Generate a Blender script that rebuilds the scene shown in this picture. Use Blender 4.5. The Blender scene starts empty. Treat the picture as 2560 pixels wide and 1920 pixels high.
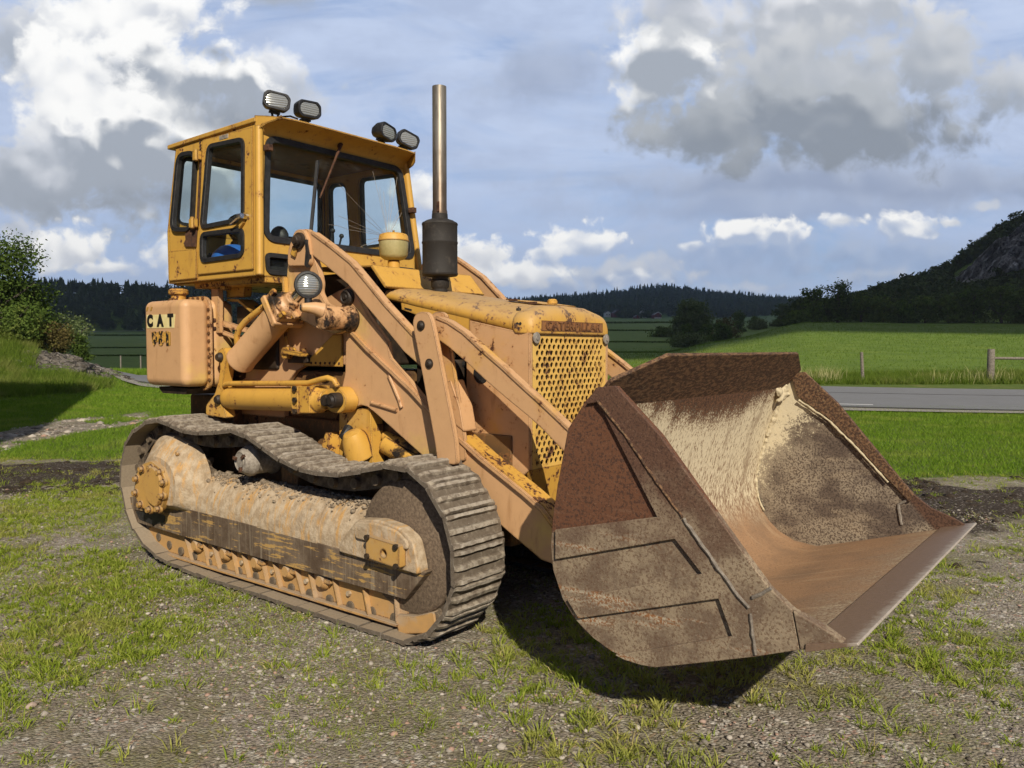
import bpy, bmesh, math, random
import numpy as np
from mathutils import Vector, Matrix
R = math.radians
sc = bpy.context.scene
COL = sc.collection
rng = np.random.default_rng(7)
random.seed(7)

# ------------------------------------------------------------------ camera, sun, exposure
CAM = Vector((3.0568, -3.7195, 1.5))
HEAD = R(128.4)
cd = bpy.data.cameras.new('camera'); cam = bpy.data.objects.new('camera', cd); COL.objects.link(cam)
cam.location = CAM
cam.rotation_euler = (R(90 - 2.49), 0, HEAD - R(90))
cd.sensor_width = 36.0; cd.lens = 28.125; cd.clip_start = 0.05; cd.clip_end = 6000
sc.camera = cam
SUN_DIR = Vector((0.655, -0.54, 0.575)).normalized()
sd = bpy.data.lights.new('sun', 'SUN'); so = bpy.data.objects.new('sun', sd); COL.objects.link(so)
sd.energy = 5.0; sd.angle = R(0.53); sd.color = (1.0, 0.905, 0.755)
so.rotation_euler = (-SUN_DIR).to_track_quat('-Z', 'Y').to_euler()
sc.view_settings.view_transform = 'Standard'; sc.view_settings.look = 'None'
sc.view_settings.exposure = 0.14; sc.view_settings.gamma = 1.0
sc.cycles.max_bounces = 8; sc.cycles.diffuse_bounces = 3; sc.cycles.glossy_bounces = 3
sc.cycles.transparent_max_bounces = 16; sc.cycles.caustics_reflective = False; sc.cycles.caustics_refractive = False

# ------------------------------------------------------------------ node helpers
class NT:
    def __init__(s, tree): s.t = tree; s.n = tree.nodes; s.l = tree.links
    def new(s, kind, **kw):
        nd = s.n.new(kind)
        for k, v in kw.items(): setattr(nd, k, v)
        return nd
    def put(s, sock, val):
        if hasattr(val, 'is_output') or isinstance(val, bpy.types.NodeSocket): s.l.new(val, sock)
        elif isinstance(val, (tuple, list)) and len(val) == 3 and sock.type == 'RGBA': sock.default_value = (*val, 1)
        else: sock.default_value = val
    def m(s, op, a, b=None, c=None, clamp=False):
        nd = s.new('ShaderNodeMath', operation=op, use_clamp=clamp)
        s.put(nd.inputs[0], a)
        if b is not None: s.put(nd.inputs[1], b)
        if c is not None: s.put(nd.inputs[2], c)
        return nd.outputs[0]
    def v(s, op, a, b=None, c=None):
        nd = s.new('ShaderNodeVectorMath', operation=op)
        s.put(nd.inputs[0], a)
        if b is not None:
            if op == 'SCALE': s.put(nd.inputs['Scale'], b)
            else: s.put(nd.inputs[1], b)
        if c is not None: s.put(nd.inputs[2], c)
        return nd.outputs['Value'] if op in ('LENGTH', 'DOT_PRODUCT') else nd.outputs[0]
    def mix(s, f, a, b, blend='MIX'):
        nd = s.new('ShaderNodeMix', data_type='RGBA', blend_type=blend)
        s.put(nd.inputs['Factor'], f); s.put(nd.inputs[6], a); s.put(nd.inputs[7], b)
        return nd.outputs[2]
    def step(s, x, lo, hi, a=0.0, b=1.0, smooth=True):
        nd = s.new('ShaderNodeMapRange'); nd.interpolation_type = 'SMOOTHSTEP' if smooth else 'LINEAR'
        for i, q in enumerate((x, lo, hi, a, b)): s.put(nd.inputs[i], q)
        return nd.outputs[0]
    def noise(s, vec, scale, detail=4, rough=0.55, dist=0.0, out=0):
        nd = s.new('ShaderNodeTexNoise')
        s.put(nd.inputs['Vector'], vec); nd.inputs['Scale'].default_value = scale
        nd.inputs['Detail'].default_value = detail; nd.inputs['Roughness'].default_value = rough
        nd.inputs['Distortion'].default_value = dist
        return nd.outputs[out]
    def voro(s, vec, scale, feature='F1', out='Distance'):
        nd = s.new('ShaderNodeTexVoronoi', feature=feature)
        s.put(nd.inputs['Vector'], vec); nd.inputs['Scale'].default_value = scale
        return nd.outputs[out]
    def xyz(s, vec):
        nd = s.new('ShaderNodeSeparateXYZ'); s.put(nd.inputs[0], vec); return nd.outputs
    def comb(s, x, y, z):
        nd = s.new('ShaderNodeCombineXYZ')
        for i, q in enumerate((x, y, z)): s.put(nd.inputs[i], q)
        return nd.outputs[0]
    def mul(s, vec, t): return s.v('MULTIPLY', vec, t)

def material(name):
    mt = bpy.data.materials.new(name); mt.use_nodes = True
    N = NT(mt.node_tree); N.n.clear()
    out = N.new('ShaderNodeOutputMaterial')
    return mt, N, out
def principled(N, out, color, rough=0.6, metal=0.0, bump=None, bdist=0.01, bstr=0.5, spec=0.5):
    p = N.new('ShaderNodeBsdfPrincipled')
    N.put(p.inputs['Base Color'], color); N.put(p.inputs['Roughness'], rough); N.put(p.inputs['Metallic'], metal)
    p.inputs['Specular IOR Level'].default_value = spec
    if bump is not None:
        b = N.new('ShaderNodeBump'); b.inputs['Strength'].default_value = bstr; b.inputs['Distance'].default_value = bdist
        N.put(b.inputs['Height'], bump); N.l.new(b.outputs[0], p.inputs['Normal'])
    N.l.new(p.outputs[0], out.inputs['Surface'])
    return p
def objco(N): return N.new('ShaderNodeTexCoord').outputs['Object']

# ------------------------------------------------------------------ world: Nishita sky with cumulus and thin stratus
world = bpy.data.worlds.new('World'); sc.world = world; world.use_nodes = True
W = NT(world.node_tree); W.n.clear()
wout = W.new('ShaderNodeOutputWorld')
sky = W.new('ShaderNodeTexSky', sky_type='NISHITA'); sky.sun_disc = False
sky.sun_elevation = math.asin(SUN_DIR.z); sky.sun_rotation = math.atan2(SUN_DIR.x, SUN_DIR.y)
sky.air_density = 1.0; sky.dust_density = 0.6; sky.ozone_density = 1.5
SKY_STRENGTH = 0.10
dirv = W.new('ShaderNodeTexCoord').outputs['Generated']
rot = W.new('ShaderNodeVectorRotate', rotation_type='Z_AXIS'); W.put(rot.inputs['Vector'], dirv); rot.inputs['Angle'].default_value = R(90) - HEAD
X, Y, Zz = W.xyz(rot.outputs[0])[:3]
yy = W.m('MAXIMUM', W.m('ABSOLUTE', Y), 0.12)
P0 = W.comb(W.m('DIVIDE', X, yy), W.m('DIVIDE', Zz, yy), 0.0)       # bearing / elevation tangents
wc = W.noise(P0, 9.0, 4, 0.55, out=1)
P = W.v('ADD', P0, W.mul(W.v('SUBTRACT', wc, (0.5, 0.5, 0.5)), (0.055, 0.04, 0.0)))
def puff(p, s, sm=0.7):
    nd = W.new('ShaderNodeTexVoronoi', feature='SMOOTH_F1', voronoi_dimensions='2D'); W.put(nd.inputs['Vector'], p); nd.inputs['Scale'].default_value = s; nd.inputs['Smoothness'].default_value = sm
    return W.m('SUBTRACT', 0.55, nd.outputs['Distance'])
FN = W.noise(P, 60.0, 5, 0.62)
def billow(p):
    a_, b_, c_ = puff(p, 11.0), puff(p, 25.0), puff(p, 55.0)
    return a_, b_, c_
B1, B2, B3 = billow(P)
Po = W.v('ADD', P, (0.007, 0.016, 0.0)); O1, O2, O3 = billow(Po)
NL = W.noise(P, 8.0, 3, 0.5); fz = W.m('SUBTRACT', FN, 0.5)
BIG = W.m('ADD', W.m('ADD', W.m('MULTIPLY', B1, 0.9), W.m('MULTIPLY', B2, 0.55)), W.m('ADD', W.m('MULTIPLY', B3, 0.30), W.m('ADD', W.m('MULTIPLY', W.m('SUBTRACT', NL, 0.5), 1.0), W.m('MULTIPLY', fz, 0.95))))
SML = W.m('ADD', W.m('MULTIPLY', B2, 0.75), W.m('ADD', W.m('MULTIPLY', B3, 0.65), W.m('MULTIPLY', fz, 1.25)))
reliefL = W.m('ADD', W.m('MULTIPLY', W.m('SUBTRACT', B1, O1), 1.2), W.m('MULTIPLY', W.m('SUBTRACT', B2, O2), 0.55))
reliefS = W.m('ADD', W.m('MULTIPLY', W.m('SUBTRACT', B2, O2), 0.55), W.m('MULTIPLY', W.m('SUBTRACT', B3, O3), 0.25))
# thin high layer, streaked
Ps = W.mul(P0, (3.0, 11.0, 1.0))
st1 = W.noise(Ps, 1.0, 8, 0.62, 0.6); st2 = W.noise(W.mul(P0, (7.0, 16.0, 1.0)), 1.0, 6, 0.6)
tx, ty, _ = W.xyz(P0)[:3]
nish = W.mix(1.0, sky.outputs[0], (SKY_STRENGTH,) * 3, 'MULTIPLY')
nish = W.mix(0.6, nish, (0.21, 0.35, 0.68))
thin = W.step(W.m('ADD', st1, W.m('MULTIPLY', st2, 0.35)), 0.36, 0.74)
thin = W.m('MULTIPLY', thin, W.step(ty, 0.0, 0.16, 0.62, 0.92))
hue = W.step(ty, 0.02, 0.30)
thincol = W.mix(hue, (0.42, 0.53, 0.76), (0.55, 0.64, 0.83))
thincol = W.mix(W.step(st2, 0.35, 0.7), thincol, (0.44, 0.52, 0.70))
col = W.mix(thin, nish, thincol)
def cloud(col, px, py, rx, ry, top, base, big=True, soft=0.3, edge=0.0, amp=1.0, dens=1.0, split=(-0.75, 0.55), rel=1.0):
    c = ((px - 1280) / 2000, (873 - py) / 2000, 0); s = (2000 / rx, 2000 / ry, 0)
    q = W.mul(W.v('SUBTRACT', P, c), s)
    ln = W.v('LENGTH', q)
    n = W.m('MULTIPLY', BIG if big else SML, 0.85 * amp)
    d = W.m('ADD', W.m('SUBTRACT', (0.86 if big else 0.70) + edge, ln), n)
    mask = W.m('MULTIPLY', W.step(d, -0.02, soft * 1.7 + 0.10), dens)
    qy = W.xyz(q)[1]
    r = W.m('MULTIPLY', reliefL if big else reliefS, 2.6 * rel)
    depth = W.m('MULTIPLY', W.step(d, 0.1, 1.0), -0.45)                # thick middles are a little greyer than the sunlit rim
    lit = W.step(W.m('ADD', W.m('ADD', qy, depth), r), split[0], split[1])
    return W.mix(mask, col, W.mix(lit, base, top))
WH = (0.96, 0.96, 0.95); GW = (0.62, 0.65, 0.71); GR = (0.37, 0.41, 0.475); DK = (0.265, 0.30, 0.355); BL = (0.44, 0.52, 0.68); FB = (0.33, 0.42, 0.60)
CL = [
 (1330, 190, 230, 85, (0.46,0.53,0.68), (0.33,0.39,0.53), True, 0.6, .2, .7, .8), (2150, 455, 680, 62, (0.44,0.50,0.63), (0.31,0.37,0.51), True, 0.5, .35, .6, .9),
 (1950, 525, 520, 42, (0.42,0.49,0.64), (0.34,0.41,0.57), True, 0.5, .35, .6, .8), (700, 5, 120, 50, GR, GR, True, 0.5, 0, .7, .8),
 (1850, 640, 460, 70, BL, FB, False, 0.5, .25, .9, .7), (2250, 650, 420, 70, BL, FB, False, 0.5, .25, .9, .6), (1560, 690, 200, 40, GW, FB, False, 0.35, .2, 1, .8), (1400, 720, 130, 25, GW, FB, False, .3, .2, .9, .75),
 (1870, 720, 200, 26, GW, FB, False, 0.4, 0, .9, .6), (2180, 700, 160, 26, GW, FB, False, 0.4, 0, .9, .5),
 (330, 60, 270, 115, WH, GW, True, .2, 0, 1, 1), (60, 120, 150, 120, GW, GR, True, .35, 0, 1, .9), (690, 165, 90, 55, WH, GW, True, .3, 0, 1, .85), (640, 230, 200, 90, GW, GR, True, .3, 0, 1, .9),
 (420, 215, 245, 150, WH, GR, True, .2, .05, 1, 1, (-.35, .55)), (190, 270, 190, 190, WH, GW, True, .2, .05, 1, 1), (330, 420, 330, 150, WH, GR, True, .22, .05, 1, 1, (-.25, .6)), (60, 430, 160, 120, GW, GR, True, .25, 0, 1, .95, (-.6, .5)),
 (410, 500, 320, 62, GR, DK, True, .4, 0, .8, .93), (560, 300, 170, 45, GR, DK, True, .5, 0, .8, .8), (780, 380, 160, 70, GW, GR, True, .4, 0, 1, .6),
 (150, 620, 170, 80, WH, GW, False, .25, .1, 1, 1), (40, 560, 90, 60, GW, GR, False, .3, 0, 1, .85), (270, 672, 150, 22, WH, GW, False, .3, 0, .8, .85), (430, 640, 75, 55, WH, GW, False, .3, 0, 1, .9), (1030, 480, 75, 85, WH, GW, False, .3, 0, 1, .95), (1000, 600, 80, 60, WH, GW, False, .3, 0, 1, .9),
 (1960, 70, 430, 150, (0.74,0.75,0.78), (0.46,0.49,0.54), True, .3, 0, 1, .96, (-.6, .5)), (2060, 200, 400, 120, (0.58,0.60,0.63), GR, True, .25, .05, 1, .97), (2060, 305, 440, 115, (0.46,0.49,0.53), DK, True, .25, .05, 1, .97, (-.5, .7)), (1650, 180, 120, 105, WH, GR, True, .22, .1, 1, 1, (-.5, .5)),
 (1745, 350, 165, 80, (0.42,0.45,0.49), DK, True, .25, .05, 1, .97), (2530, 225, 110, 90, GW, GR, True, .35, 0, 1, .8), (2300, 160, 160, 120, (0.62,0.64,0.67), GR, True, .3, 0, 1, .85), (1680, 40, 80, 90, (0.50,0.53,0.60), GR, True, .4, 0, 1, .7),
 (1170, 655, 120, 70, WH, GW, False, .22, .1, 1, 1), (1300, 690, 150, 38, WH, GW, False, .25, .05, 1, .95), (1440, 612, 115, 58, WH, BL, False, .2, .1, 1, 1), (1360, 640, 70, 40, WH, BL, False, .25, .05, 1, .9),
 (1858, 590, 95, 48, WH, BL, False, .2, .12, 1, 1, (-.7, .2)), (1955, 585, 65, 45, WH, BL, False, .2, .12, 1, 1, (-.7, .2)), (1725, 612, 42, 20, WH, BL, False, .25, .05, .8, .9), (2245, 566, 125, 42, WH, BL, False, .2, .1, 1, 1, (-.7, .2)), (2100, 562, 55, 24, WH, GW, False, .25, .05, .9, .9), (2372, 555, 62, 24, WH, GW, False, .25, .05, .9, .95),
 (1620, 660, 110, 36, GW, BL, False, .35, 0, 1, .7), (2460, 520, 50, 22, GW, GW, False, .3, 0, .9, .8), (1600, 705, 90, 30, WH, BL, False, .3, 0, 1, .75)]
for c in CL:
    grey = c[4] != WH and c[6]
    col = cloud(col, *c[:11], rel=.8 if grey else 1.0, split=(c[11] if len(c) > 11 else ((-1.25, .95) if grey else (-1.05, .45))))
# deeper blue overhead and behind, away from the cumulus field
high = W.m('MAXIMUM', W.step(ty, 0.50, 0.95), W.step(Y, 0.0, -0.35))
col = W.mix(high, col, W.mix(W.step(NL, 0.45, 0.7), (0.085, 0.17, 0.40), (0.26, 0.33, 0.46)))
# below the horizon: dull ground light
col = W.mix(W.step(Zz, -0.06, -0.01), (0.10, 0.12, 0.07), col)
bg = W.new('ShaderNodeBackground'); W.put(bg.inputs['Color'], col); bg.inputs['Strength'].default_value = 1.0
W.l.new(bg.outputs[0], wout.inputs['Surface'])
world.cycles.sampling_method = 'MANUAL'; world.cycles.sample_map_resolution = 512

# ------------------------------------------------------------------ mesh helpers
def tag(o, label=None, cat=None, group=None, kind=None):
    if label: o['label'] = label
    if cat: o['category'] = cat
    if group: o['group'] = group
    if kind: o['kind'] = kind
    return o
def fast_mesh(name, V, F, mat=None, parent=None, smooth=False, attr=None):
    V = np.asarray(V, np.float32).reshape(-1, 3); F = np.asarray(F, np.int32)
    me = bpy.data.meshes.new(name); k = F.shape[1]
    me.vertices.add(len(V)); me.vertices.foreach_set('co', V.ravel())
    me.loops.add(F.size); me.loops.foreach_set('vertex_index', F.ravel())
    me.polygons.add(len(F)); me.polygons.foreach_set('loop_start', np.arange(0, F.size, k, dtype=np.int32))
    me.polygons.foreach_set('loop_total', np.full(len(F), k, np.int32))
    if smooth: me.polygons.foreach_set('use_smooth', np.ones(len(F), bool))
    me.update(calc_edges=True)
    if attr:
        for an, av in attr.items():
            a = me.attributes.new(an, 'FLOAT_COLOR', 'POINT'); a.data.foreach_set('color', np.asarray(av, np.float32).ravel())
    o = bpy.data.objects.new(name, me); COL.objects.link(o)
    if mat: me.materials.append(mat)
    if parent: o.parent = parent
    return o
def empty(name, loc=(0, 0, 0), rz=0.0, parent=None):
    o = bpy.data.objects.new(name, None); COL.objects.link(o); o.location = loc; o.rotation_euler = (0, 0, rz); o.empty_display_size = .2
    if parent: o.parent = parent
    return o

class MB:
    """collects closed shapes, then links them as one mesh object"""
    def __init__(s): s.b = bmesh.new()
    def loft(s, loops, cap=True, close=True):
        rows = [[s.b.verts.new(p) for p in L] for L in loops]; n = len(rows[0])
        for a, b in zip(rows, rows[1:]):
            for i in range(n if close else n - 1):
                j = (i + 1) % n
                try: s.b.faces.new((a[i], a[j], b[j], b[i]))
                except ValueError: pass
        if cap:
            for r_ in (rows[0], rows[-1]):
                try: s.b.faces.new(r_)
                except ValueError: pass
        return rows
    def prism(s, pts, y0, y1): s.loft([[(x, y0, z) for x, z in pts], [(x, y1, z) for x, z in pts]]); return s
    def slab(s, pts, d):                                            # planar polygon pts3d swept along d
        s.loft([[Vector(p) for p in pts], [Vector(p) + Vector(d) for p in pts]]); return s
    def box(s, x0, x1, y0, y1, z0, z1): return s.prism([(x0, z0), (x1, z0), (x1, z1), (x0, z1)], y0, y1)
    def obox(s, c, sx, sy, sz, rot=None):
        M = Matrix.Translation(c) @ (rot.to_4x4() if rot else Matrix.Identity(4))
        L = [[M @ Vector((a * sx / 2, b * sy / 2, z * sz / 2)) for a, b in ((-1, -1), (1, -1), (1, 1), (-1, 1))] for z in (-1, 1)]
        s.loft(L); return s
    def frame(s, ax):
        ax = Vector(ax).normalized(); t = Vector((0, 0, 1)) if abs(ax.z) < .9 else Vector((1, 0, 0))
        u = ax.cross(t).normalized(); return ax, u, ax.cross(u)
    def lathe(s, prof, o, ax, seg=24, cap=True):                    # prof: (radius, distance along axis)
        ax, u, w = s.frame(ax); o = Vector(o)
        s.loft([[o + ax * h + (u * math.cos(2 * math.pi * k / seg) + w * math.sin(2 * math.pi * k / seg)) * max(r, 1e-4) for k in range(seg)] for r, h in prof], cap); return s
    def cyl(s, p0, p1, r0, r1=None, seg=20):
        p0, p1 = Vector(p0), Vector(p1); return s.lathe([(r0, 0), (r1 if r1 is not None else r0, (p1 - p0).length)], p0, p1 - p0, seg)
    def path(s, pts, r, seg=10, closed=False, flat=1.0):
        pts = [Vector(p) for p in pts]; n = len(pts); L = []; pu = None
        for i, p in enumerate(pts):
            a = pts[(i - 1) % n] if (closed or i) else p; b = pts[(i + 1) % n] if (closed or i < n - 1) else p
            t = (b - a).normalized()
            if pu is None: _, u, w = s.frame(t)
            else: u = (pu - t * pu.dot(t)).normalized(); w = t.cross(u)
            pu = u; rr = r[i] if isinstance(r, (list, tuple)) else r
            L.append([p + (u * math.cos(2 * math.pi * k / seg) + w * math.sin(2 * math.pi * k / seg) * flat) * rr for k in range(seg)])
        if closed: L.append(L[0])
        s.loft(L, not closed); return s
    def ball(s, c, r, seg=16, ring=10, M=None):
        L = []; c = Vector(c); r = Vector(r) if not isinstance(r, (int, float)) else Vector((r, r, r))
        for j in range(ring + 1):
            th = math.pi * j / ring; q = max(math.sin(th), 1e-3)
            L.append([c + ((M @ Vector((r.x * q * math.cos(2 * math.pi * k / seg), r.y * q * math.sin(2 * math.pi * k / seg), r.z * math.cos(th)))) if M else Vector((r.x * q * math.cos(2 * math.pi * k / seg), r.y * q * math.sin(2 * math.pi * k / seg), r.z * math.cos(th)))) for k in range(seg)])
        s.loft(L); return s
    def panel(s, outline, holes, mapf, th):                          # flat sheet with window openings, th = thickness vector
        bm = s.b; E = []; new = []
        for loop in [outline] + holes:
            vs = [bm.verts.new(mapf(*p)) for p in loop]; new += vs
            E += [bm.edges.new((vs[i], vs[(i + 1) % len(vs)])) for i in range(len(vs))]
        fs = [g for g in bmesh.ops.triangle_fill(bm, use_beauty=True, use_dissolve=False, edges=E)['geom'] if isinstance(g, bmesh.types.BMFace)]
        th = Vector(th); mp = {v: bm.verts.new(v.co + th) for v in new}
        for f in fs: bm.faces.new([mp[v] for v in reversed(f.verts)])
        for e in E: bm.faces.new((e.verts[0], e.verts[1], mp[e.verts[1]], mp[e.verts[0]]))
        return s
    def ring(s, outer, inner, mapf, th):
        th = Vector(th); A = [Vector(mapf(*p)) for p in outer]; B = [Vector(mapf(*p)) for p in inner]
        s.loft([A, [p + th for p in A], [p + th for p in B], B, A], False); return s
    def build(s, name, mat, parent=None, smooth=35, bevel=0.0, seg=2, merge=False):
        if merge: bmesh.ops.remove_doubles(s.b, verts=s.b.verts, dist=1e-4)
        bmesh.ops.recalc_face_normals(s.b, faces=s.b.faces)
        me = bpy.data.meshes.new(name); s.b.to_mesh(me); s.b.free()
        if smooth:
            me.shade_smooth(); me.set_sharp_from_angle(angle=R(smooth))
        o = bpy.data.objects.new(name, me); COL.objects.link(o)
        if mat: me.materials.append(mat)
        if parent: o.parent = parent
        if bevel:
            md = o.modifiers.new('bevel', 'BEVEL'); md.width = bevel; md.segments = seg; md.limit_method = 'ANGLE'; md.angle_limit = R(40); md.harden_normals = bool(smooth)
        return o
def rnd(pts, r, n=6):                                               # round the corners of a 2D polygon
    out = []; N = len(pts)
    for i in range(N):
        p = Vector(pts[i]); a = Vector(pts[i - 1]); b = Vector(pts[(i + 1) % N])
        da, db = (a - p), (b - p); rr = min(r, da.length * .48, db.length * .48)
        p0 = p + da.normalized() * rr; p1 = p + db.normalized() * rr
        for k in range(n + 1):
            t = k / n; q = p0 * (1 - t) ** 2 + p * 2 * t * (1 - t) + p1 * t * t; out.append((q.x, q.y))
    return out
def inset(pts, d):
    n = len(pts); ar = sum(pts[i][0] * pts[(i + 1) % n][1] - pts[(i + 1) % n][0] * pts[i][1] for i in range(n)); sg = 1 if ar > 0 else -1; out = []
    for i in range(n):
        p = Vector(pts[i]); a = (p - Vector(pts[i - 1])).normalized(); b = (Vector(pts[(i + 1) % n]) - p).normalized()
        na = Vector((-a.y, a.x)) * sg; nb = Vector((-b.y, b.x)) * sg; m = (na + nb); m = m / max(m.dot(na), .3)
        out.append(tuple(p + m * d))
    return out
def copy_tree(o, parent=None, mirror=False, loc=None):
    c = o.copy(); COL.objects.link(c)
    if parent: c.parent = parent
    if mirror: c.scale = (c.scale[0], -c.scale[1], c.scale[2])
    if loc is not None: c.location = loc
    for ch in o.children: copy_tree(ch, c)
    return c
def text_mesh(name, body, size, mat, parent, M, extrude=.002, offset=0.0, xscale=1.0, spacing=1.0):
    cu = bpy.data.curves.new(name, 'FONT'); cu.body = body; cu.size = size; cu.extrude = extrude; cu.offset = offset; cu.align_x = 'CENTER'; cu.align_y = 'CENTER'; cu.space_character = spacing
    t = bpy.data.objects.new('t', cu); COL.objects.link(t)
    dg = bpy.context.evaluated_depsgraph_get(); me = bpy.data.meshes.new_from_object(t.evaluated_get(dg)); bpy.data.objects.remove(t)
    me.name = name; me.materials.clear(); me.materials.append(mat); me.transform(M @ Matrix.Diagonal((xscale, 1, 1, 1)))
    o = bpy.data.objects.new(name, me); COL.objects.link(o); o.parent = parent; return o

# ------------------------------------------------------------------ terrain: one sheet from behind the camera to beyond the hills
FH = np.array([math.cos(HEAD), math.sin(HEAD)]); RH = np.array([math.sin(HEAD), -math.cos(HEAD)])
CXY = np.array([CAM.x, CAM.y])
COLS = [  # bearing tangent, [(forward distance, height)]
 (-3.0, [(0, 0), (3000, 0)]),
 (-.89, [(0, 0), (10, 0), (18, .2), (24, .9), (30, 2.2), (36, 2.9), (44, 3), (60, 1), (100, 0), (200, 1.3), (400, 7), (600, 14), (640, 17), (760, 55), (900, 66), (3000, 70)]),
 (-.64, [(0, 0), (15, 0), (22, .04), (26, .32), (30, 1.25), (33, 2.2), (36, 2.3), (41, .8), (48, .2), (60, 0), (100, -.1), (200, 1.3), (400, 7), (600, 14), (640, 17), (760, 57), (900, 66), (3000, 70)]),
 (-.555, [(0, 0), (15, 0), (25, .06), (29, .6), (32, 1.2), (35, 1.1), (39, .2), (44, 0), (100, -.1), (200, 1.3), (400, 7), (600, 14), (640, 17), (760, 55), (900, 64), (3000, 70)]),
 (-.51, [(0, 0), (15, 0), (28, .04), (31, .35), (33.5, .72), (36, .25), (38, 0), (100, -.1), (200, 1.3), (400, 7), (600, 14), (640, 16), (760, 54), (900, 62), (3000, 70)]),
 (-.4725, [(0, 0), (30, 0), (33.5, .14), (36, .0), (50, -.05), (100, -.1), (200, 1.3), (400, 7), (600, 14), (640, 16), (760, 53), (900, 60), (3000, 70)]),
 (-.36, [(0, 0), (39, 0), (50, -.05), (100, -.1), (200, 1.3), (400, 7), (600, 14), (640, 16), (760, 50), (900, 60), (3000, 70)]),
 (.0, [(0, 0), (22, 0), (32, .1), (50, .0), (100, .2), (200, 3), (400, 11), (620, 22), (840, 33), (960, 40), (1120, 56), (1300, 70), (3000, 80)]),
 (.06, [(0, 0), (20, 0), (29, .2), (60, .3), (100, .7), (150, 1.0), (230, 4), (400, 12.5), (620, 23), (840, 33.5), (960, 40), (1120, 58), (1300, 76), (3000, 80)]),
 (.19, [(0, 0), (19.5, -.02), (27.5, .2), (60, .3), (100, .7), (150, 1.0), (230, 4), (400, 12.5), (620, 23), (840, 33.5), (960, 40), (1120, 66), (1300, 93), (3000, 96)]),
 (.2625, [(0, 0), (19.5, -.02), (27.5, .2), (60, .55), (95, 2.3), (120, 2.5), (160, 2.3), (230, 4), (400, 12), (620, 22), (860, 33.5), (1000, 40), (1150, 62), (1300, 82), (3000, 90)]),
 (.367, [(0, 0), (19.5, -.02), (27.5, .2), (40, .6), (60, 1.5), (90, 3.4), (140, 6.1), (200, 8.2), (230, 8.7), (300, 11), (420, 14), (620, 21), (860, 33), (1200, 66), (1400, 72), (3000, 80)]),
 (.51, [(0, 0), (19.5, -.02), (27.5, .2), (40, .65), (60, 1.5), (90, 3.2), (140, 5.6), (200, 7.8), (230, 10), (280, 17), (350, 27), (430, 33), (600, 36), (3000, 60)]),
 (.64, [(0, 0), (19.5, -.02), (27.5, .2), (40, .65), (60, 1.4), (90, 3.1), (140, 5.3), (190, 7.0), (220, 10), (270, 24), (320, 42), (380, 60), (450, 67), (600, 70), (3000, 70)]),
 (.91, [(0, 0), (19.5, -.02), (27.5, .2), (60, 1.4), (90, 3.1), (140, 5.4), (190, 7), (220, 11), (270, 28), (320, 52), (380, 78), (600, 90), (3000, 80)]),
 (3.0, [(0, 0), (30, .2), (190, 7), (600, 50), (3000, 60)])]
_t = np.array([c[0] for c in COLS])
def height(x, y):
    x = np.asarray(x, float); y = np.asarray(y, float)
    d = np.stack([x - CXY[0], y - CXY[1]], -1); v = d @ FH; u = d @ RH
    t = np.clip(u / np.maximum(v, 1e-3), -3, 3); vv = np.clip(v, 0, 2999)
    hs = np.stack([np.interp(vv, [p[0] for p in c[1]], [p[1] for p in c[1]]) for c in COLS], 0)
    i = np.clip(np.searchsorted(_t, t) - 1, 0, len(_t) - 2); f = (t - _t[i]) / (_t[i + 1] - _t[i]); f = f * f * (3 - 2 * f) * .5 + f * .5
    idx = np.arange(t.size).reshape(t.shape)
    H = hs.reshape(len(COLS), -1)
    z = H[i.ravel(), idx.ravel()] * (1 - f.ravel()) + H[i.ravel() + 1, idx.ravel()] * f.ravel()
    z = z.reshape(t.shape) * np.clip(v / 8, 0, 1)
    r = np.sqrt(u * u + v * v)
    z = z + np.clip((r - 8) / 30, 0, 1) * (np.sin(x * .31 + 1.3 * np.sin(y * .17)) * np.cos(y * .27)) * .035
    z = z + np.clip((r - 40) / 100, 0, 1) * .25 * np.sin(x * .05 + 1.0) * np.sin(y * .043)
    return z
def uv2w(u, v): return CXY[0] + FH[0] * v + RH[0] * u, CXY[1] + FH[1] * v + RH[1] * u
def w2uv(x, y):
    d = np.stack([np.asarray(x) - CXY[0], np.asarray(y) - CXY[1]], -1); return d @ RH, d @ FH
def at(u, v, dz=0.0):
    x, y = uv2w(u, v); return Vector((float(x), float(y), float(height(x, y)) + dz))
def vnoise(x, y, seed=0):                                            # smooth value noise on the plan
    r = np.random.default_rng(seed).random((64, 64)); xi = np.floor(x).astype(int); yi = np.floor(y).astype(int); fx = x - xi; fy = y - yi
    fx = fx * fx * (3 - 2 * fx); fy = fy * fy * (3 - 2 * fy); g = lambda a, b: r[a % 64, b % 64]
    return g(xi, yi) * (1 - fx) * (1 - fy) + g(xi + 1, yi) * fx * (1 - fy) + g(xi, yi + 1) * (1 - fx) * fy + g(xi + 1, yi + 1) * fx * fy
def fbm(x, y, sc_, seed=0): return sum(vnoise(x * sc_ * 2 ** k, y * sc_ * 2 ** k, seed + k) / 2 ** k for k in range(4)) / 1.875
def sstep(x, a, b): t = np.clip((x - a) / (b - a), 0, 1); return t * t * (3 - 2 * t)
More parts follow.
